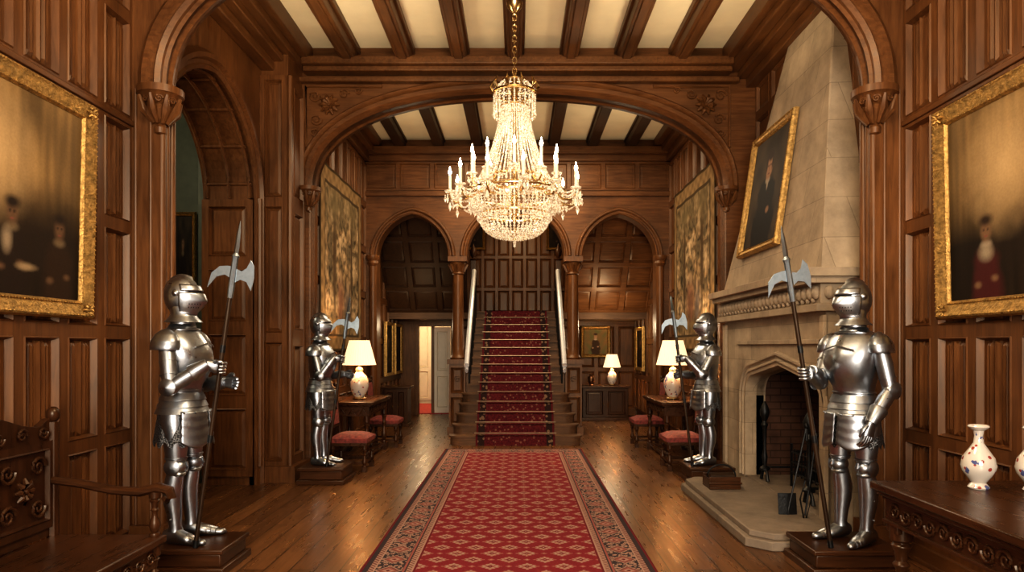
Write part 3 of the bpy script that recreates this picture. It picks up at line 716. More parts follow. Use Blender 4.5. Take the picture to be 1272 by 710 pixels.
for z in (.14,.24,.34): mb.tube([(-.15,-.32,z),(.2,-.28,z),(.2,.28,z),(-.15,.32,z)],.01,6,closed=True)
for k in range(9): mb.tube([(-.15,-.32+.08*k,.12),(-.15,-.32+.08*k,.38)],.008,6)
for sx,sy in ((-.15,-.32),(.2,-.28),(.2,.28),(-.15,.32)): mb.tube([(sx,sy,0),(sx,sy,.42)],.014,6)
for k in range(7): mb.tube([(-.15,-.24+.08*k,.14),(.2,-.24+.08*k,.14)],.008,6)
build(mb,'basket',IRON,r)
def log(x,y,z,a,L,rr):
    mb=MB(); d=V((math.cos(a),math.sin(a),.05))*L/2; mb.tube([V((0,0,0))-d,V((0,0,.01)),d],[rr,rr*1.05,rr*.9],9)
    o=build(mb,'log',POLE,label='charred split log lying in the grate',cat='log',group='firewood'); o.location=(x,y,z)
log(2.86,6.42,.33,1.5,.5,.05); log(2.92,6.47,.435,1.75,.42,.04)
def tool(name,x,y,lean,lab,head):
    r=empty(name,(x,y,.122),label=lab,cat=name.replace('_',' '))
    a=V((0,0,.02)); b=V(lean)
    mb=MB(); mb.tube([a,b],.008,8); mb.ell(b,(.018,.018,.025),8,6); mb.tube([b-V((0,0,.12)),b-V((0,0,.03))],.013,8); build(mb,'shaft',IRON,r)
    mb=MB(); head(mb); build(mb,'head',IRON,r)
tool('fire_shovel',2.22,5.62,(.17,.04,.72),'black iron fire shovel leaning on stone jamb',lambda mb:(mb.grid(lambda u,v:V(((u-.5)*.15,(v-.5)*.02+.02*abs(u-.5),.0+v*.17+.0)),8,4),mb.grid(lambda u,v:V(((u-.5)*.15,(v-.5)*.02+.02*abs(u-.5)+.008,.0+v*.17)),8,4)))
tool('fire_tongs',2.31,5.50,(.10,.02,.66),'black iron fire tongs leaning on stone jamb',lambda mb:(mb.tube([(0,.0,.3),(-.04,0,.15),(-.01,0,.0)],.007,6),mb.tube([(.02,0,.3),(.05,0,.15),(.01,0,0)],.007,6)))
r=empty('kindling_box',(2.0,6.72,.121),label='low dark kindling box with iron handle on the stone hearth',cat='box')
mb=MB(); mb.box(-.15,.15,-.13,.13,0,.02); mb.box(-.15,.15,-.13,-.11,.02,.12); mb.box(-.15,.15,.11,.13,.02,.12); mb.box(-.15,-.13,-.11,.11,.02,.10); mb.box(.13,.15,-.11,.11,.02,.10); mb.box(-.16,.16,-.14,-.13,.05,.07); build(mb,'body',DKX,r,bevel=.004)
mb=MB(); mb.tube([(.14*math.cos(a),0,.10+.12*math.sin(a)) for a in [pi*k/12 for k in range(13)]],.008,6); build(mb,'handle',IRON,r)
for k,(yy,zz) in enumerate(((-.06,.055),(.0,.058),(.06,.054),(-.03,.105),(.035,.108))):
    mb=MB(); mb.tube([(-.12,yy,zz),(.12,yy+.01,zz+.004)],[.028,.026],7); o=build(mb,'kindling_log',POLE,label='short split kindling log in the box',cat='log',group='kindling'); o.location=(2.0,6.72,.121)
# ------------------------------------------------------------ armour
def ik(Sh,H,l1,l2,pole):
    d=H-Sh; L=min(d.length,(l1+l2)*.995); n=d.normalized(); a=(l1*l1-l2*l2+L*L)/(2*L); h=math.sqrt(max(0,l1*l1-a*a))
    p=V(pole); p=(p-n*p.dot(n)).normalized(); return Sh+n*a+p*h
def armor(loc,rotz,scale,label,hb,ht,hz,side,free,roll=0,headturn=0):
    r=empty('suit_of_armor',loc,rotz,label=label,cat='armor',scale=scale,group='suits of armour')
    M=Matrix.Translation(V(loc))@Matrix.Rotation(rotz,4,'Z')@Matrix.Diagonal((scale,scale,scale,1)); Mi=M.inverted()
    def B(mb,n,mat=STEEL,par=None,**k): return build(mb,n,mat,par or r,smooth=50,**k)
    def loft(mb,secs,seg=28,keel=0):
        def fn(u,v):
            k=v*(len(secs)-1); i=min(int(k+1e-6),len(secs)-1); z,cx,rx,ry=secs[i]
            a=2*pi*u; aa=(a+pi)%(2*pi)-pi
            return V((cx+rx*math.cos(a)+keel*math.exp(-(aa/.22)**2)*(1 if 0<i<len(secs)-1 else .3),ry*math.sin(a),z))
        mb.grid(fn,seg,len(secs)-1,True)
    mb=MB(); loft(mb,[(1.0,0,.122,.146),(1.03,0,.114,.138),(1.07,.003,.122,.144),(1.12,.015,.144,.160),(1.18,.026,.160,.175),(1.24,.03,.166,.187),(1.30,.024,.160,.193),(1.36,.012,.142,.190),(1.41,0,.116,.174),(1.445,-.008,.093,.136),(1.46,-.01,.08,.10)],keel=.014)
    mb.tube([(.103*math.cos(a)+.0,.127*math.sin(a),1.435+.012*math.cos(a)) for a in [2*pi*k/24 for k in range(24)]],.008,6,closed=True)
    mb.tube([(.118*math.cos(a),.142*math.sin(a),1.03) for a in [2*pi*k/24 for k in range(24)]],.009,6,closed=True)
    mb.tube([(.195-.028*abs(y/.12)**2-.012,y,1.355-.03*abs(y/.12)) for y in [-.12+.02*k for k in range(13)]],.005,6)
    B(mb,'cuirass')
    mb=MB(); loft(mb,[(1.015,0,.124,.148),(.965,0,.146,.167),(.963,0,.138,.159),(.92,0,.160,.180),(.918,0,.152,.172),(.875,0,.173,.190)]); B(mb,'fauld')
    mb=MB()
    def hem(u,v):
        a=2*pi*u; z=.90-.23*v; rr=.148+.028*v
        if v>.95: z+=.02*math.sin(a*14)
        w=1+.03*math.sin(a*9)*v
        return V((rr*math.cos(a)*w,(rr+.014)*math.sin(a)*w,z))
    mb.grid(hem,84,6,True); B(mb,'mail_skirt',MAIL)
    for s in (-1,1):
        mb=MB()
        def ts(u,v):
            a=s*(.06+1.05*u); z=.895-.21*v-.04*math.sin(pi*u)*v; rr=.178+.020*v+.005*((v*4)%1)
            return V((rr*math.cos(a),(rr+.010)*math.sin(a),z))
        mb.grid(ts,12,16)
        for k in range(3):
            a=s*(.2+.4*k); mb.ell((.184*math.cos(a),.195*math.sin(a),.885),(.008,.008,.008),6,4)
        o=B(mb,'tasset'); mm=o.modifiers.new('s','SOLIDIFY'); mm.thickness=.004
        y=s*.102
        mb=MB(); mb.tube([(-.005,y*.95,.90),(.0,y,.82),(.008,y,.72),(.01,y,.62),(.012,y,.56)],[.080,.088,.082,.071,.063],20)
        mb.tube([(.012+.067*math.cos(a),y+.067*math.sin(a),.578) for a in [2*pi*k/18 for k in range(18)]],.006,6,closed=True); B(mb,'cuisse')
        mb=MB(); mb.ell((.022,y,.52),(.067,.061,.054),18,10); mb.ell((.018,y,.567),(.062,.060,.03),16,6); mb.ell((.016,y,.473),(.060,.058,.03),16,6)
        mb.tube([(.086,y,.555),(.095,y,.52),(.086,y,.485)],.007,6)
        mb.lathe([(.0,-.006),(.048,-.004),(.055,.0),(.046,.006),(.015,.014),(0,.016)],M=Matrix.Translation((.01,y+s*.058,.52))@Matrix.Rotation(-s*pi/2,4,'X'),seg=14); B(mb,'poleyn')
        mb=MB(); mb.tube([(.01,y,.485),(.0,y,.43),(-.014,y,.36),(-.012,y,.28),(.0,y,.19),(.006,y,.12),(.006,y,.085)],[.053,.059,.064,.058,.046,.041,.048],20)
        mb.tube([(.044,y,.09),(.050,y,.2),(.048,y,.34),(.060,y,.46)],.005,6)
        for k in range(3): mb.ell((.0,y+s*.052,.17+.13*k),(.007,.009,.007),6,4)
        B(mb,'greave')
        mb=MB(); secs=[(-.07,.05,.032,.040),(-.045,.052,.044,.050),(0,.058,.047,.058),(.04,.052,.048,.052)]
        for k in range(5):
            x=.06+.030*k; hh=.047-.0055*k; ww=.050-.002*k*k*.6; secs+=[(x,hh*.95,ww,hh),(x+.028,hh*.86,ww*.98,hh*.86)]
        secs+=[(.225,.022,.022,.018),(.238,.018,.008,.008)]
        vs=[];n=14
        for x,zc,ry,rz in secs:
            for k in range(n):
                a=2*pi*k/n; vs.append((x,y+s*.18*max(x,0)+ry*math.cos(a),max(0.0,zc+rz*math.sin(a))))
        mb.add(vs,[(i*n+k,i*n+(k+1)%n,(i+1)*n+(k+1)%n,(i+1)*n+k) for i in range(len(secs)-1) for k in range(n)]+[tuple(range(n)),tuple(range((len(secs)-1)*n,len(secs)*n))]); B(mb,'sabaton')
        mb=MB(); c=V((-.005,s*.182,1.37))
        def pf(u,v):
            a=2*pi*u; t=v*pi*.60; st_=1+.025*((v*4)%1)
            return c+V((.096*math.cos(a)*math.sin(t)*st_,.068*math.sin(a)*math.sin(t)*st_+s*.03*v,.080*math.cos(t)-.040*v))
        mb.grid(pf,24,24,True); B(mb,'pauldron')
    for s in (-1,1):
        Sh=V((0,s*.198,1.35)); hold=(s==side)
        if hold:
            hbL,htL=Mi@V(hb),Mi@V(ht); A=(htL-hbL).normalized(); t=(hz-hb[2])/(ht[2]-hb[2]); H=hbL.lerp(htL,t)
            d0=(H-Sh); wr=H-(d0.normalized()*.5+V((.5,0,0))).normalized()*.095
            E=ik(Sh,wr,.30,.26,(-.5,s*.35,-1))
        else:
            wr=V(free) if free else V((.27,.11,1.08)); wr.y=abs(wr.y)*s
            E=ik(Sh,wr,.30,.26,(-.6,s*.4,-.8))
        mb=MB(); mb.tube([Sh,Sh.lerp(E,.35),Sh.lerp(E,.7),E],[.050,.055,.051,.045],16)
        n=(E-Sh).normalized()
        for q in (.42,.72): p=Sh.lerp(E,q); mb.tube([p-n*.003,p+n*.003],[.058,.058],16)
        B(mb,'rerebrace')
        mb=MB(); mb.ell(E,(.053,.053,.053),16,10); mb.ell(E+V((-.028,0,-.01)),(.034,.030,.030),10,8)
        mb.lathe([(0,-.006),(.050,-.004),(.058,0),(.046,.008),(.0,.018)],M=Matrix.Translation(E+V((0,s*.043,0)))@Matrix.Rotation(-s*pi/2,4,'X'),seg=14); B(mb,'couter')
        mb=MB(); mb.tube([E,E.lerp(wr,.3),E.lerp(wr,.75),wr],[.044,.050,.042,.034],16); B(mb,'vambrace')
        g=empty('gauntlet',(0,0,0)); g.parent=r
        d=(wr-E).normalized(); mb=MB(); mb.tube([wr-d*.11,wr-d*.10,wr-d*.01,wr+d*.01],[.056,.059,.042,.038],16); B(mb,'cuff',par=g)
        if hold:
            e1=(wr-H); e1=(e1-A*e1.dot(A)).normalized(); e2=A.cross(e1)*s
            pc=H+e1*.040+e2*.020
            mb=MB(); mb.tube([wr,wr.lerp(pc,.5)+e2*.006,pc,pc-e1*.02+e2*.012],[(.032,.026),(.040,.024),(.044,.022),(.040,.016)],12,ref=A); B(mb,'hand',par=g)
            for k in range(4):
                C=H+A*((k-1.5)*.0215); L=[.031,.030,.030,.031][k]; end=(250,262,255,235)[k]
                pts=[C+(e1*math.cos(math.radians(w))+e2*math.sin(math.radians(w)))*L for w in [50+(end-50)*q/7 for q in range(8)]]
                mb=MB(); mb.tube(pts,[.0115,.012,.0108,.0115,.0105,.011,.0095,.006],8); B(mb,'finger',par=g)
            C=H+A*.040; pts=[pc+A*.03-e2*.02]+[C+(e1*math.cos(math.radians(w))+e2*math.sin(math.radians(w)))*.030 for w in (-20,-60,-100,-135)]
            mb=MB(); mb.tube(pts,[.014,.0135,.0125,.012,.007],8); B(mb,'thumb',par=g)
        else:
            dn=(d+V((0,0,-.25))).normalized() if not free else V((.25,-s*.05,-1)).normalized()
            if free and free[2]>.95: dn=(d+V((0,0,-.15))).normalized()
            fw=V((1,0,.25)) if abs(dn.z)>.7 else V((0,0,1)); fw=(fw-dn*fw.dot(dn)).normalized()
            pe=wr+dn*.095
            mb=MB(); mb.tube([wr,wr+dn*.04,pe],[(.030,.026),(.042,.022),(.044,.018)],12,ref=fw); B(mb,'hand',par=g)
            inn=V((0,-s,0))
            for k in range(4):
                b=pe+fw*((1.5-k)*.0215); L=[.072,.082,.076,.060][k]
                mb=MB(); mb.tube([b-dn*.01,b+dn*L*.4+inn*.006,b+dn*L*.75+inn*.024,b+dn*L*.92+inn*.046],[.0115,.0115,.0105,.007],8); B(mb,'finger',par=g)
            b=wr+dn*.03+fw*.035; mb=MB(); mb.tube([b,b+fw*.022+dn*.03,b+fw*.026+dn*.062+inn*.012,b+fw*.02+dn*.082+inn*.02],[.014,.0135,.012,.007],8); B(mb,'thumb',par=g)
    mb=MB(); loft(mb,[(1.42,-.005,.112,.138),(1.445,-.005,.098,.114),(1.447,-.005,.092,.108),(1.48,0,.082,.088),(1.482,0,.078,.084),(1.53,.005,.076,.078)]); B(mb,'gorget')
    hm=empty('helmet',(0,0,0),math.radians(headturn)); hm.parent=r
    c=V((-.005,0,1.675)); mb=MB()
    def sk(u,v):
        a=2*pi*u; t=pi*v*.80+.0005; x,y,z=math.cos(a)*math.sin(t),math.sin(a)*math.sin(t),math.cos(t)
        cb=.016*math.exp(-(y/.09)**2)*max(0,min(1,(z+.35)*1.6))*(1 if x<.6 else .4)
        return c+V((x*(.118+cb),y*.098,z*(.138+cb)))
    mb.grid(sk,40,18,True)
    loft(mb,[(1.60,.0,.086,.083),(1.55,.005,.082,.080),(1.525,.005,.095,.093),(1.50,.005,.122,.118),(1.495,.005,.124,.12)]); B(mb,'skull',par=hm)
    mb=MB()
    def vz(u,v):
        a=(u-.5)*2*1.42; z=1.545+.150*v; hh=math.sqrt(max(0,1-((z-1.675)/.165)**2))
        bk=.045*math.exp(-(a/.6)**2)*max(0,1-abs((z-1.640)/.085))**.8
        return V((c.x+(.128*max(hh,.75))*math.cos(a)+bk+.006,(.106*max(hh,.75))*math.sin(a),z))
    mb.grid(vz,30,16); B(mb,'visor',par=hm).modifiers.new('s','SOLIDIFY').thickness=.004
    mb=MB()
    def br(u,v):
        a=(u-.5)*2*1.35; z=1.706+.045*v; hh=math.sqrt(max(0,1-((z-1.675)/.165)**2))
        return V((c.x+(.134*hh)*math.cos(a)+.010*(1-v),(.108*hh)*math.sin(a),z))
    mb.grid(br,24,4); B(mb,'brow',par=hm).modifiers.new('s','SOLIDIFY').thickness=.004
    mb=MB()
    mb.grid(lambda u,v:V((c.x+.130*math.cos((u-.5)*1.7),.106*math.sin((u-.5)*1.7),1.693+.015*v)),16,1)
    for k in range(5):
        for q in range(2):
            for sg in (-1,1):
                a=sg*(.35+.13*k); z=1.595+.022*q; hh=math.sqrt(1-((z-1.675)/.165)**2); bk=.045*math.exp(-(a/.6)**2)*max(0,1-abs((z-1.640)/.085))**.8
                mb.ell((c.x+.128*hh*(.99)*math.cos(a)+bk+.007,.106*hh*.99*math.sin(a),z),(.004,.004,.006),6,4)
    B(mb,'eye_slit',BLACK,hm)  # black patches laid over the visor stand in for shaded openings
    for s in (-1,1): mb=MB(); mb.lathe([(.0,-.002),(.024,0),(.02,.006),(0,.012)],M=Matrix.Translation((.0,s*.101,1.69))@Matrix.Rotation(-s*pi/2,4,'X'),seg=12); B(mb,'visor_pivot',STEEL,hm)
    h=empty('halberd',hb,label='long halberd with steel axe blade and dark wooden shaft held upright',cat='halberd',group='halberds')
    d=(V(ht)-V(hb)); L=d.length; q=V((0,0,1)).rotation_difference(d.normalized()); h.rotation_mode='QUATERNION'; h.rotation_quaternion=q
    k=L/2.2
    mb=MB(); mb.tube([(0,0,0),(0,0,L-.42*k)],[.015,.015],10); build(mb,'shaft',POLE,h)
    z0=L-.42*k
    mb=MB(); mb.lathe([(.018,-.10),(.022,-.02),(.02,.16),(.026,.18),(.014,.20)],(0,0,z0),10)
    mb.lathe([(.014,.18),(.017,.24),(.012,.34),(.001,.42*k)],(0,0,z0),4)
    blade=[(.01,.0),(.05,.03),(.09,.02),(.125,-.035),(.135,.05),(.125,.13),(.10,.165),(.08,.11),(.05,.085),(.01,.10)]
    hook=[(-.01,.03),(-.05,.05),(-.10,.03),(-.15,-.05),(-.135,.05),(-.09,.10),(-.04,.11),(-.01,.11)]
    for pl in (blade,hook): mb.prism([(a*1.05,b) for a,b in pl],-.004,.004,lambda a,b,t:(a,t,z0+b))
    build(mb,'blade',STEELB,h,smooth=30)
    for zz in (.0,.7,1.3):
        mb=MB(); mb.tube([(0,0,zz+.001),(0,0,zz+.05)],[.018,.018],10); build(mb,'band',IRON,h)
    return r
def plinth(x0,x1,y0,y1,h):
    mb=MB(); mb.box(x0,x1,y0,y1,0,.05); mb.box(x0+.03,x1-.03,y0+.03,y1-.03,.05,h-.035); mb.box(x0+.01,x1-.01,y0+.01,y1-.01,h-.035,h)
    c=((x0+x1)/2,(y0+y1)/2,0)
    build(mb,'plinth',DKX,label='dark moulded wooden plinth beneath a suit of armour',cat='plinth',bevel=.008,group='armour plinths',origin=c)
plinth(-2.53,-1.92,4.46,4.94,.17); plinth(1.92,2.53,4.44,4.94,.17)
plinth(-2.40,-1.88,7.40,7.95,.18); plinth(1.86,2.38,7.42,7.95,.18)
armor((-2.31,4.72,.171),math.radians(-3),1.0,'polished steel suit of armour in profile gripping a halberd',(-2.13,4.52,.172),(-1.83,4.52,2.33),1.36,-1,(.25,.10,1.08),headturn=2)
armor((2.31,4.70,.171),math.radians(206),.985,'polished steel suit of armour with one arm lowered holding a halberd',(2.07,4.52,.172),(1.74,4.52,2.30),1.32,-1,(.14,.24,.85),headturn=-14)
armor((-2.22,7.70,.181),math.radians(-5),.93,'steel suit of armour holding halberd beside doorway pier',(-2.10,7.52,.182),(-1.84,7.52,2.04),1.36,-1,None)
armor((2.13,7.72,.181),math.radians(187),.93,'steel suit of armour holding halberd beside stone fireplace',(1.93,7.55,.182),(1.69,7.55,2.06),1.36,1,None)
# ------------------------------------------------------------ chandelier
CL=V((-.03,6.6,2.47)); ch=empty('chandelier',CL,label='large crystal chandelier with lit candle bulbs on brass chain',cat='chandelier')
mb=MB(); z=1.68; k=0
while z<2.30:
    a=(k%2)*pi/2; mb.tube([(.020*math.cos(t)*math.cos(a),.020*math.cos(t)*math.sin(a),z+.034*math.sin(t)) for t in [2*pi*j/12 for j in range(12)]],.006,6,closed=True); z+=.052;k+=1
build(mb,'chain',BRASS,ch)
mb=MB(); mb.lathe([(.02,2.24),(.04,2.26),(.07,2.30),(.08,2.34),(.06,2.35)],seg=18)
build(mb,'ceiling_rose',BRASS,ch)
mb=MB(); mb.lathe([(.012,.05),(.02,.12),(.012,.2),(.03,.35),(.05,.42),(.02,.5),(.018,.9),(.03,1.0),(.016,1.1),(.02,1.4),(.04,1.5),(.02,1.55),(.03,1.62),(.01,1.68)],seg=14); build(mb,'stem',BRASS,ch)
mb=MB(); mb.tube([(0,0,.08),(0,0,1.64)],.011,8)
def ring(R,z,th,mb=mb): mb.tube([(R*math.cos(a),R*math.sin(a),z) for a in [2*pi*k/40 for k in range(40)]],th,6,closed=True)
for R,z_,th in ((.12,1.58,.010),(.20,1.47,.016),(.13,1.34,.010),(.33,.64,.012),(.42,.47,.016),(.50,.50,.010),(.33,.30,.012),(.16,.10,.008)):
    ring(R,z_,th)
    for k in range(4): a=pi/2*k; mb.tube([(0,0,z_),(R*math.cos(a),R*math.sin(a),z_)],.005,5)
for k in range(10):
    a=2*pi*k/10; mb.tube([(.20*math.cos(a),.20*math.sin(a),1.47),(.23*math.cos(a),.23*math.sin(a),1.53),(.20*math.cos(a),.20*math.sin(a),1.60)],[.014,.018,.004],6)
build(mb,'frame',BRASS,ch)
mb=MB()
def strand(p,q,sag,r,n):
    p=V(p);q=V(q)
    for i in range(n+1):
        t=i/n; c=p.lerp(q,t); c.z-=sag*4*t*(1-t); mb.octa(c,r,r*1.15)
def pol(R,a,z): return (R*math.cos(a),R*math.sin(a),z)
for k in range(44):
    a=2*pi*k/44
    for i in range(42):
        t=i/41; z_=1.34-.70*t; R=.13+.10*t+.115*t**2.5; mb.octa(pol(R,a,z_),.0105,.0115)
for k in range(24):
    a=2*pi*k/24
    for i in range(9): mb.octa(pol(.20,a,1.46-i*.021-(.02 if k%2 else 0)),.010,.013)
    mb.octa(pol(.20,a,1.26),.015,.032)
    for i in range(6): t=i/5; mb.octa(pol(.20-.07*t,a,1.47-.12*t),.009,.011); mb.octa(pol(.12+.08*t,a,1.58-.09*t),.009,.011)
for k in range(60):
    a=2*pi*k/60
    for i in range(6): mb.octa(pol(.42-.004*i,a,.46-i*.026),.0135,.016)
    if k%5:
        for i in range(5): mb.octa(pol(.40-.015*i,a,.325-.004*i),.011,.011)
for k in range(48):
    a=2*pi*k/48
    for i in range(13):
        t=i/12; R=.345*math.cos(t*pi/2*.9)**.8; z_=.31-.24*math.sin(t*pi/2*.95)
        if R<.16 and k%2: continue
        mb.octa(pol(R,a,z_),.0135,.016)
for k in range(28):
    a=2*pi*k/28
    for i in range(5): mb.octa(pol(.44,a,.46-i*.02),.009,.012)
    mb.octa(pol(.44,a,.345),.015,.034); mb.octa(pol(.33,a,.59),.013,.03); mb.octa(pol(.355,a,.26),.012,.026)
for i in range(5): mb.octa((0,0,.07-i*.018),.022-.002*i,.018)
for k in range(12):
    a=2*pi*k/12+.13; b=a+2*pi/12
    strand(pol(.62,a,.50),pol(.62,b,.50),.10,.0105,18); strand(pol(.33,a,.62),pol(.62,a,.50),.08,.010,18); strand(pol(.62,a,.50),pol(.42,a+.26,.46),.08,.010,14)
    for e in range(6):
        t=a+e*pi/3; c=V(pol(.62,a,.485)); c+=V((.045*math.cos(t),.045*math.sin(t),0)); mb.octa(c-V((0,0,.02)),.009,.012); mb.octa(c-V((0,0,.055)),.013,.032)
    mb.octa(pol(.62,a,.36),.018,.048)
for k in range(10):
    a=2*pi*(k+.5)/10; b=a+2*pi/10
    strand(pol(.42,a,.66),pol(.42,b,.66),.07,.010,14)
    for e in range(6):
        t=a+e*pi/3; c=V(pol(.42,a,.645)); c+=V((.04*math.cos(t),.04*math.sin(t),0)); mb.octa(c-V((0,0,.02)),.008,.012); mb.octa(c-V((0,0,.05)),.010,.022)
o=build(mb,'crystal_strands',CRYS,ch,smooth=0); o['kind']='stuff'
def candle(R,a,zb,r0,z0_,hc):
    mb=MB(); x,y=math.cos(a),math.sin(a)
    pts=[(r*x,r*y,z) for r,z in ((r0,z0_),(r0+.35*(R-r0),z0_-.06),(r0+.75*(R-r0),zb-.10),(R,zb-.05),(R,zb))]
    mb.tube(pts,[.012,.011,.010,.009,.009],8); build(mb,'arm',BRASS,ch)
    mb=MB(); mb.lathe([(.012,-.01),(.048,0),(.053,.012),(.02,.01),(.018,.03),(.014,.032)],(R*x,R*y,zb),12); build(mb,'drip_pan',CRYS,ch)
    mb=MB(); mb.lathe([(.0145,.03),(.0145,hc)],(R*x,R*y,zb),10); build(mb,'candle',CERB,ch)
    mb=MB(); mb.lathe([(.006,0),(.0155,.02),(.015,.035),(.007,.06),(.001,.085)],(R*x,R*y,zb+hc),8); build(mb,'flame_bulb',FLAME,ch)
    return (R*x,R*y,zb+hc+.03)
def light(kind,name,loc,energy,color,size=.03,rot=None,sy=None,spot=None):
    l=bpy.data.lights.new(name,kind); l.energy=energy; l.color=color
    if kind=='AREA': l.size=size
    else: l.shadow_soft_size=size
    if kind=='AREA' and sy: l.shape='RECTANGLE'; l.size_y=sy
    if kind=='SPOT': l.spot_size=math.radians(spot or 150); l.spot_blend=.6
    o=bpy.data.objects.new(name,l); COL.objects.link(o); o.location=loc
    if rot: o.rotation_euler=rot
    return o
WARM=(1,.78,.50)
for k in range(12):
    p=candle(.62,2*pi*k/12+.13,.50,.42,.47,.16)
    if k%3==0: light('POINT','lamp_candle',CL+V(p),46,WARM,.012)
for k in range(10):
    p=candle(.42,2*pi*(k+.5)/10,.66,.30,.62,.20)
    if k%3==0: light('POINT','lamp_candle',CL+V(p),46,WARM,.012)
light('POINT','lamp_basket',CL+V((0,0,.38)),12,WARM,.05)
# ------------------------------------------------------------ furniture
def tleg(mb,x,y,z0,z1,r=.035,M=None,seg=14):
    h=z1-z0; pf=[(.9,0),(1,.04),(.9,.07),(.45,.09),(.8,.13),(1.0,.22),(.9,.32),(.5,.42),(.42,.52),(.75,.58),(.5,.62),(.6,.72),(.9,.78),(.6,.82),(1,.84),(1,1)]
    mb.lathe([(a*r,z0+b*h) for a,b in pf],(x,y,0),seg,M=M)
def side_table(loc,rot,label):
    r=empty('side_table',loc,rot,label=label,cat='table',group='lamp tables')
    mb=MB(); mb.box(-.34,.34,-.66,.66,.745,.785); mb.box(-.32,.32,-.64,.64,.725,.745); build(mb,'tabletop',DK,r,bevel=.008)
    mb=MB(); mb.box(-.29,.29,-.61,.61,.60,.725)
    for k in range(9): mb.tube([(.29,-.52+.13*k-.05,.62),(.30,-.52+.13*k,.70),(.29,-.52+.13*k+.05,.62)],.01,6)
    for k in range(4): mb.tube([(-.21+.14*k-.05,-.61,.62),(-.21+.14*k,-.62,.70),(-.21+.14*k+.05,-.61,.62)],.01,6)
    build(mb,'apron',DK,r,bevel=.004)
    for x in (-.25,.25):
        for y in (-.57,.57):
            mb=MB(); tleg(mb,x,y,.10,.60,.042); mb.box(x-.04,x+.04,y-.04,y+.04,.0,.10); build(mb,'leg',DKZ,r)
    mb=MB(); mb.box(-.25,-.21,-.57,.57,.05,.09); mb.box(.21,.25,-.57,.57,.05,.09); mb.box(-.25,.25,-.59,-.55,.05,.09); mb.box(-.25,.25,.55,.59,.05,.09); build(mb,'stretcher',DK,r,bevel=.004)
side_table((-2.20,9.42,0),0,'dark carved oak side table carrying a porcelain lamp'); side_table((2.18,9.42,0),pi,'dark carved oak side table with lamp beside tapestry')
def table_lamp(loc,s,label):
    r=empty('table_lamp',loc,0,label=label,cat='lamp',scale=s)
    mb=MB(); mb.lathe([(.085,0),(.09,.015),(.07,.03),(.06,.035)],seg=24); build(mb,'foot',BRASS,r)
    mb=MB(); mb.lathe([(.06,.035),(.075,.05),(.105,.11),(.125,.18),(.125,.24),(.10,.31),(.06,.35),(.045,.37),(.05,.40),(.055,.41)],seg=28); build(mb,'vase_body',PORC,r)
    mb=MB(); mb.lathe([(.05,.41),(.03,.43),(.012,.44),(.012,.52),(.02,.53),(.01,.60)],seg=12); build(mb,'fitting',BRASS,r)
    mb=MB()
    def sh(u,v):
        a=2*pi*u; R=(.22-.085*v)*(1+.012*math.cos(a*36)); return V((R*math.cos(a),R*math.sin(a),.47+.32*v))
    mb.grid(sh,144,4,True)
    mb.tube([(.22*math.cos(a),.22*math.sin(a),.47) for a in [2*pi*k/36 for k in range(36)]],.006,5,closed=True); mb.tube([(.135*math.cos(a),.135*math.sin(a),.79) for a in [2*pi*k/36 for k in range(36)]],.005,5,closed=True)
    build(mb,'lamp_shade',SHADE,r)
    light('POINT','lamp_table',V(loc)+V((0,0,.68*s)),18*s,WARM,.04)
table_lamp((-2.14,9.25,.786),1.0,'lit table lamp with pleated cream shade and painted porcelain vase'); table_lamp((2.10,9.25,.786),1.0,'lit table lamp with cream shade on oak side table')
def chair():
    r=empty('upholstered_chair',(-2.02,8.38,0),0,label='carved dark wood chair with red damask seat and back',cat='chair',group='red hall chairs')
    mb=MB(); mb.grid(lambda u,v:V(((u-.5)*.46,(v-.5)*.48,.40+.055*(1-(2*abs(u-.5))**4)*(1-(2*abs(v-.5))**4))),12,12); mb.box(-.23,.23,-.24,.24,.35,.40); build(mb,'seat',REDUP,r)
    mb=MB(); mb.box(-.225,.225,-.235,.235,.31,.35); build(mb,'seat_rail',DK,r,bevel=.004)
    for x in (-.19,.19):
        for y in (-.20,.20):
            mb=MB(); tleg(mb,x,y,.06,.31,.032); mb.box(x-.028,x+.028,y-.028,y+.028,0,.06); build(mb,'leg',DKZ,r)
    mb=MB(); mb.box(-.19,.19,-.21,-.19,.09,.12); mb.box(-.19,.19,.19,.21,.09,.12); mb.box(.17,.20,-.2,.2,.09,.12); build(mb,'stretcher',DK,r,bevel=.003)
    mb=MB()
    for y in (-.21,.21): mb.tube([(-.21,y,.35),(-.235,y,.7),(-.27,y,1.0)],.02,8); mb.ell((-.272,y,1.02),(.026,.026,.03),8,6)
    mb.tube([(-.27,-.21,.97),(-.27,0,1.0),(-.27,.21,.97)],[.02,.03,.02],8); mb.tube([(-.225,-.21,.52),(-.225,.21,.52)],.015,8); build(mb,'back_frame',DKZ,r)
    mb=MB(); mb.box(-.022,.022,-.185,.185,.0,.41,M=Matrix.Translation((-.23,0,.54))@Matrix.Rotation(math.radians(-5),4,'Y')); build(mb,'backrest',REDUP,r,bevel=.012)
    return r
c0=chair()
clone(c0,(-2.0,10.38,0)); clone(c0,(2.02,8.44,0),pi); clone(c0,(1.96,10.38,0),pi)
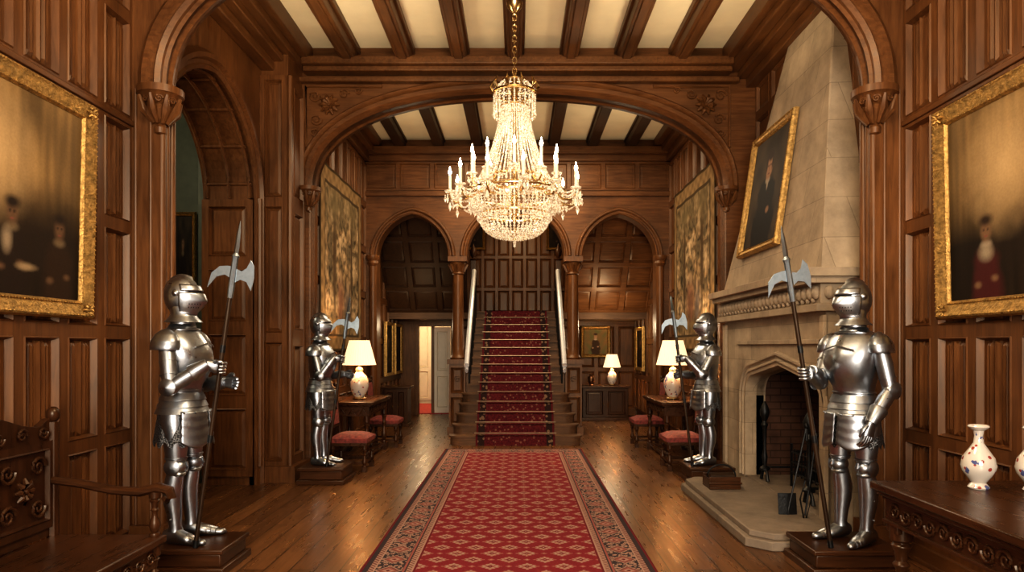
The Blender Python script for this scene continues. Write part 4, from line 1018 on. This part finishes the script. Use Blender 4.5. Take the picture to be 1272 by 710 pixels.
def cabinet(name,cx,cy,w,d,h,label):
    r=empty(name,(cx,cy,0),label=label,cat=name.replace('_',' '))
    mb=MB(); mb.box(-w/2+.03,w/2-.03,-d/2+.02,d/2,.06,h-.04); mb.box(-w/2,w/2,-d/2,d/2,0,.06); build(mb,'body',DKX,r,bevel=.005)
    mb=MB(); mb.box(-w/2-.02,w/2+.02,-d/2-.02,d/2,h-.04,h); build(mb,'top',DKX,r,bevel=.006)
    for s in (-1,1):
        mb=MB(); P=lambda u,z,ww:(u,-d/2+.02-ww,z); a,b=sorted((s*.01,s*(w/2-.05))); panels(mb,P,a,b,[.08,h-.06],1,False,w0=-.01,st=.04); o=build(mb,'door',DKZ,r)
        mb=MB(); mb.ell((s*.05,-d/2-.025,h*.5),(.012,.015,.012),8,6); build(mb,'knob',BRASS,o)
cabinet('desk_cabinet',1.78,14.1,.98,.5,.70,'low dark oak cabinet carrying a lamp below portrait')
cabinet('side_cabinet',-2.28,13.0,.5,.45,.75,'small dark oak cabinet against panelled wall')
table_lamp((1.93,14.0,.701),.80,'small lit lamp with cream shade on dark cabinet')
mb=MB(); mb.lathe([(.04,0),(.05,.01),(.03,.03),(.07,.10),(.06,.18),(.03,.2),(.04,.23)],seg=16); o=build(mb,'ornament_vase',COPPER,label='small bronze vase on dark cabinet',cat='vase'); o.location=(1.50,13.98,.701)
# bench
bn=empty('carved_bench',(-2.3,3.1,0),label='carved dark oak settle with scrolled arms against panelled wall',cat='bench')
mb=MB(); mb.box(-.30,.33,-.75,.75,.40,.445); build(mb,'seat',DK,bn,bevel=.01)
mb=MB(); mb.box(.27,.30,-.70,.70,.28,.40)
for k in range(12): scroll(mb,lambda u,z,w:(.30+w,u,z),-.62+.113*k,.34,.04,1 if k%2 else -1,.005,.008)
build(mb,'front_rail',DK,bn,bevel=.004)
mb=MB(); P=lambda u,z,w:(-.32+w,u,z)
crest=[(-.75,.45),(.75,.45),(.75,1.02),(.70,1.10),(.62,1.06),(.5,1.08),(.35,1.13),(.15,1.10),(0,1.17),(-.15,1.10),(-.35,1.13),(-.5,1.08),(-.62,1.06),(-.70,1.10),(-.75,1.02)]
mb.prism(crest,-.02,.02,lambda a,b,t:P(a,b,t))
panels(mb,P,-.72,.72,[.5,.98],3,False,w0=.0,st=.04)
for cc in (-.48,0,.48):
    rosette(mb,P,cc,.74,.07,.04,8)
    for sx in (-1,1):
        for sz in (-1,1): scroll(mb,P,cc+sx*.11,.74+sz*.11,.055,sx*sz,.035,.011)
for k in range(9): scroll(mb,P,-.64+.16*k,1.03,.035,1 if k%2 else -1,.03,.010)
for u in (-.73,.73): mb.tube([P(u,.4,0.02),P(u,1.08,.02)],.03,8); mb.ell(P(u,1.12,.02),(.035,.035,.045),10,8)
build(mb,'backrest',DKZ,bn,bevel=.003)
for s in (-1,1):
    y=s*.71
    mb=MB(); mb.tube([(-.32,y,.76),(-.15,y,.74),(.05,y,.70),(.20,y,.69),(.30,y,.715),(.36,y,.70),(.375,y,.66),(.35,y,.64),(.325,y,.66)],[(.022,.028),(.024,.032),(.024,.036),(.026,.04),(.028,.042),(.024,.04),(.02,.036),(.018,.03),(.012,.02)],10); build(mb,'armrest',DKX,bn)
    mb=MB(); tleg(mb,.28,y,.445,.70,.03); build(mb,'arm_post',DKZ,bn)
    for x in (-.28,.28):
        mb=MB(); tleg(mb,x,y*.97,.06,.40,.04); mb.box(x-.035,x+.035,y*.97-.035,y*.97+.035,0,.06); build(mb,'leg',DKZ,bn)
# right table
rt=empty('carved_table',(2.24,2.80,0),label='heavy dark oak table with carved frieze and turned legs',cat='table')
mb=MB(); mb.box(-.40,.40,-.78,.78,.76,.80); mb.box(-.38,.38,-.76,.76,.735,.76); build(mb,'tabletop',DK,rt,bevel=.008)
mb=MB(); mb.box(-.345,.345,-.72,.72,.60,.735)
P1=lambda u,z,w:(-.345-w,u,z)
for k in range(14): scroll(mb,P1,-.63+.097*k,.668,.042,1 if k%2 else -1,.004,.009)
mb.box(-.36,-.345,-.73,.73,.60,.615); mb.box(-.36,-.345,-.73,.73,.72,.735)
mb.box(-.35,.35,.72,.735,.60,.615)
build(mb,'frieze',DK,rt,bevel=.003)
for x in (-.30,.30):
    for y in (-.66,.66):
        mb=MB(); tleg(mb,x,y,.12,.60,.055,seg=18); mb.box(x-.055,x+.055,y-.055,y+.055,.0,.12); mb.box(x-.05,x+.05,y-.05,y+.05,.56,.60); build(mb,'leg',DKZ,rt,bevel=.004)
mb=MB(); mb.box(-.33,-.27,-.66,.66,.06,.11); mb.box(.27,.33,-.66,.66,.06,.11); mb.box(-.3,.3,.63,.69,.06,.11); build(mb,'stretcher',DK,rt,bevel=.004)
def vase(x,y,lab):
    mb=MB(); mb.lathe([(.042,0),(.048,.008),(.040,.02),(.032,.03),(.046,.05),(.071,.085),(.078,.115),(.069,.155),(.042,.195),(.023,.225),(.019,.26),(.024,.285),(.042,.298),(.048,.305),(.044,.312),(.02,.295)],seg=28)
    o=build(mb,'porcelain_vase',PORC,label=lab,cat='vase'); o.location=(x,y,.801)
vase(2.27,3.37,'white porcelain vase with red and blue floral painting on oak table'); vase(2.49,3.30,'white porcelain vase with red decoration near wall')
# ------------------------------------------------------------ camera + light
cam=bpy.data.cameras.new('cam'); co=bpy.data.objects.new('camera',cam); COL.objects.link(co); co.location=(0,0,1.5); co.rotation_euler=(pi/2,0,0)
cam.sensor_width=36; cam.lens=36*850/1272; cam.shift_x=-7/1272; cam.shift_y=75/1272; cam.clip_start=.05; S.camera=co
w=bpy.data.worlds.new('world'); S.world=w; w.use_nodes=True; w.node_tree.nodes['Background'].inputs[0].default_value=(1,.85,.65,1); w.node_tree.nodes['Background'].inputs[1].default_value=.05
light('AREA','rear_fill',(0,-2.9,2.7),260,(1,.90,.76),3,(pi/2,0,0),3)  # unseen area fill added behind the camera
light('AREA','back_hall_fill',(0,10.0,4.7),75,(1,.80,.55),2.2,(0,0,0),2.2)  # added downward fill for the back hall, no fixture modelled
for sx in (-1,1):
    light('SPOT','added_ceiling_uplight',(sx*1.62,6.4,3.75),26,(1,.84,.58),.15,(pi,0,0),spot=165)  # added mid-air spot that brightens the front ceiling
    light('SPOT','added_back_uplight',(sx*1.3,10.0,3.7),11,(1,.84,.58),.15,(pi,0,0),spot=160)  # added mid-air spot that brightens the back ceiling
light('POINT','front_fill',(0,2.9,3.9),125,(1,.82,.58),.3)  # added fill for the near hall, not a fixture
light('POINT','stair_fill',(0,12.9,4.1),26,WARM,.1)  # added fill over the stairs, not a fixture
light('POINT','bright_room_lamp',(-2.4,16.6,2.3),42,(1,.78,.48),.15)
light('POINT','side_room_lamp',(-4.6,6.6,3.8),30,(1,.88,.62),.15)
light('POINT','under_landing_fill',(1.7,12.9,1.9),15,WARM,.08)  # added fill to lift the dark portrait corner
light('POINT','under_landing_fill_left',(-1.9,12.7,1.9),6,WARM,.08)  # weaker added fill on the left side
try:
    S.view_settings.view_transform='Standard'; S.view_settings.exposure=1.0
    S.view_settings.look='Medium High Contrast'
except Exception as ex: print('look',ex)
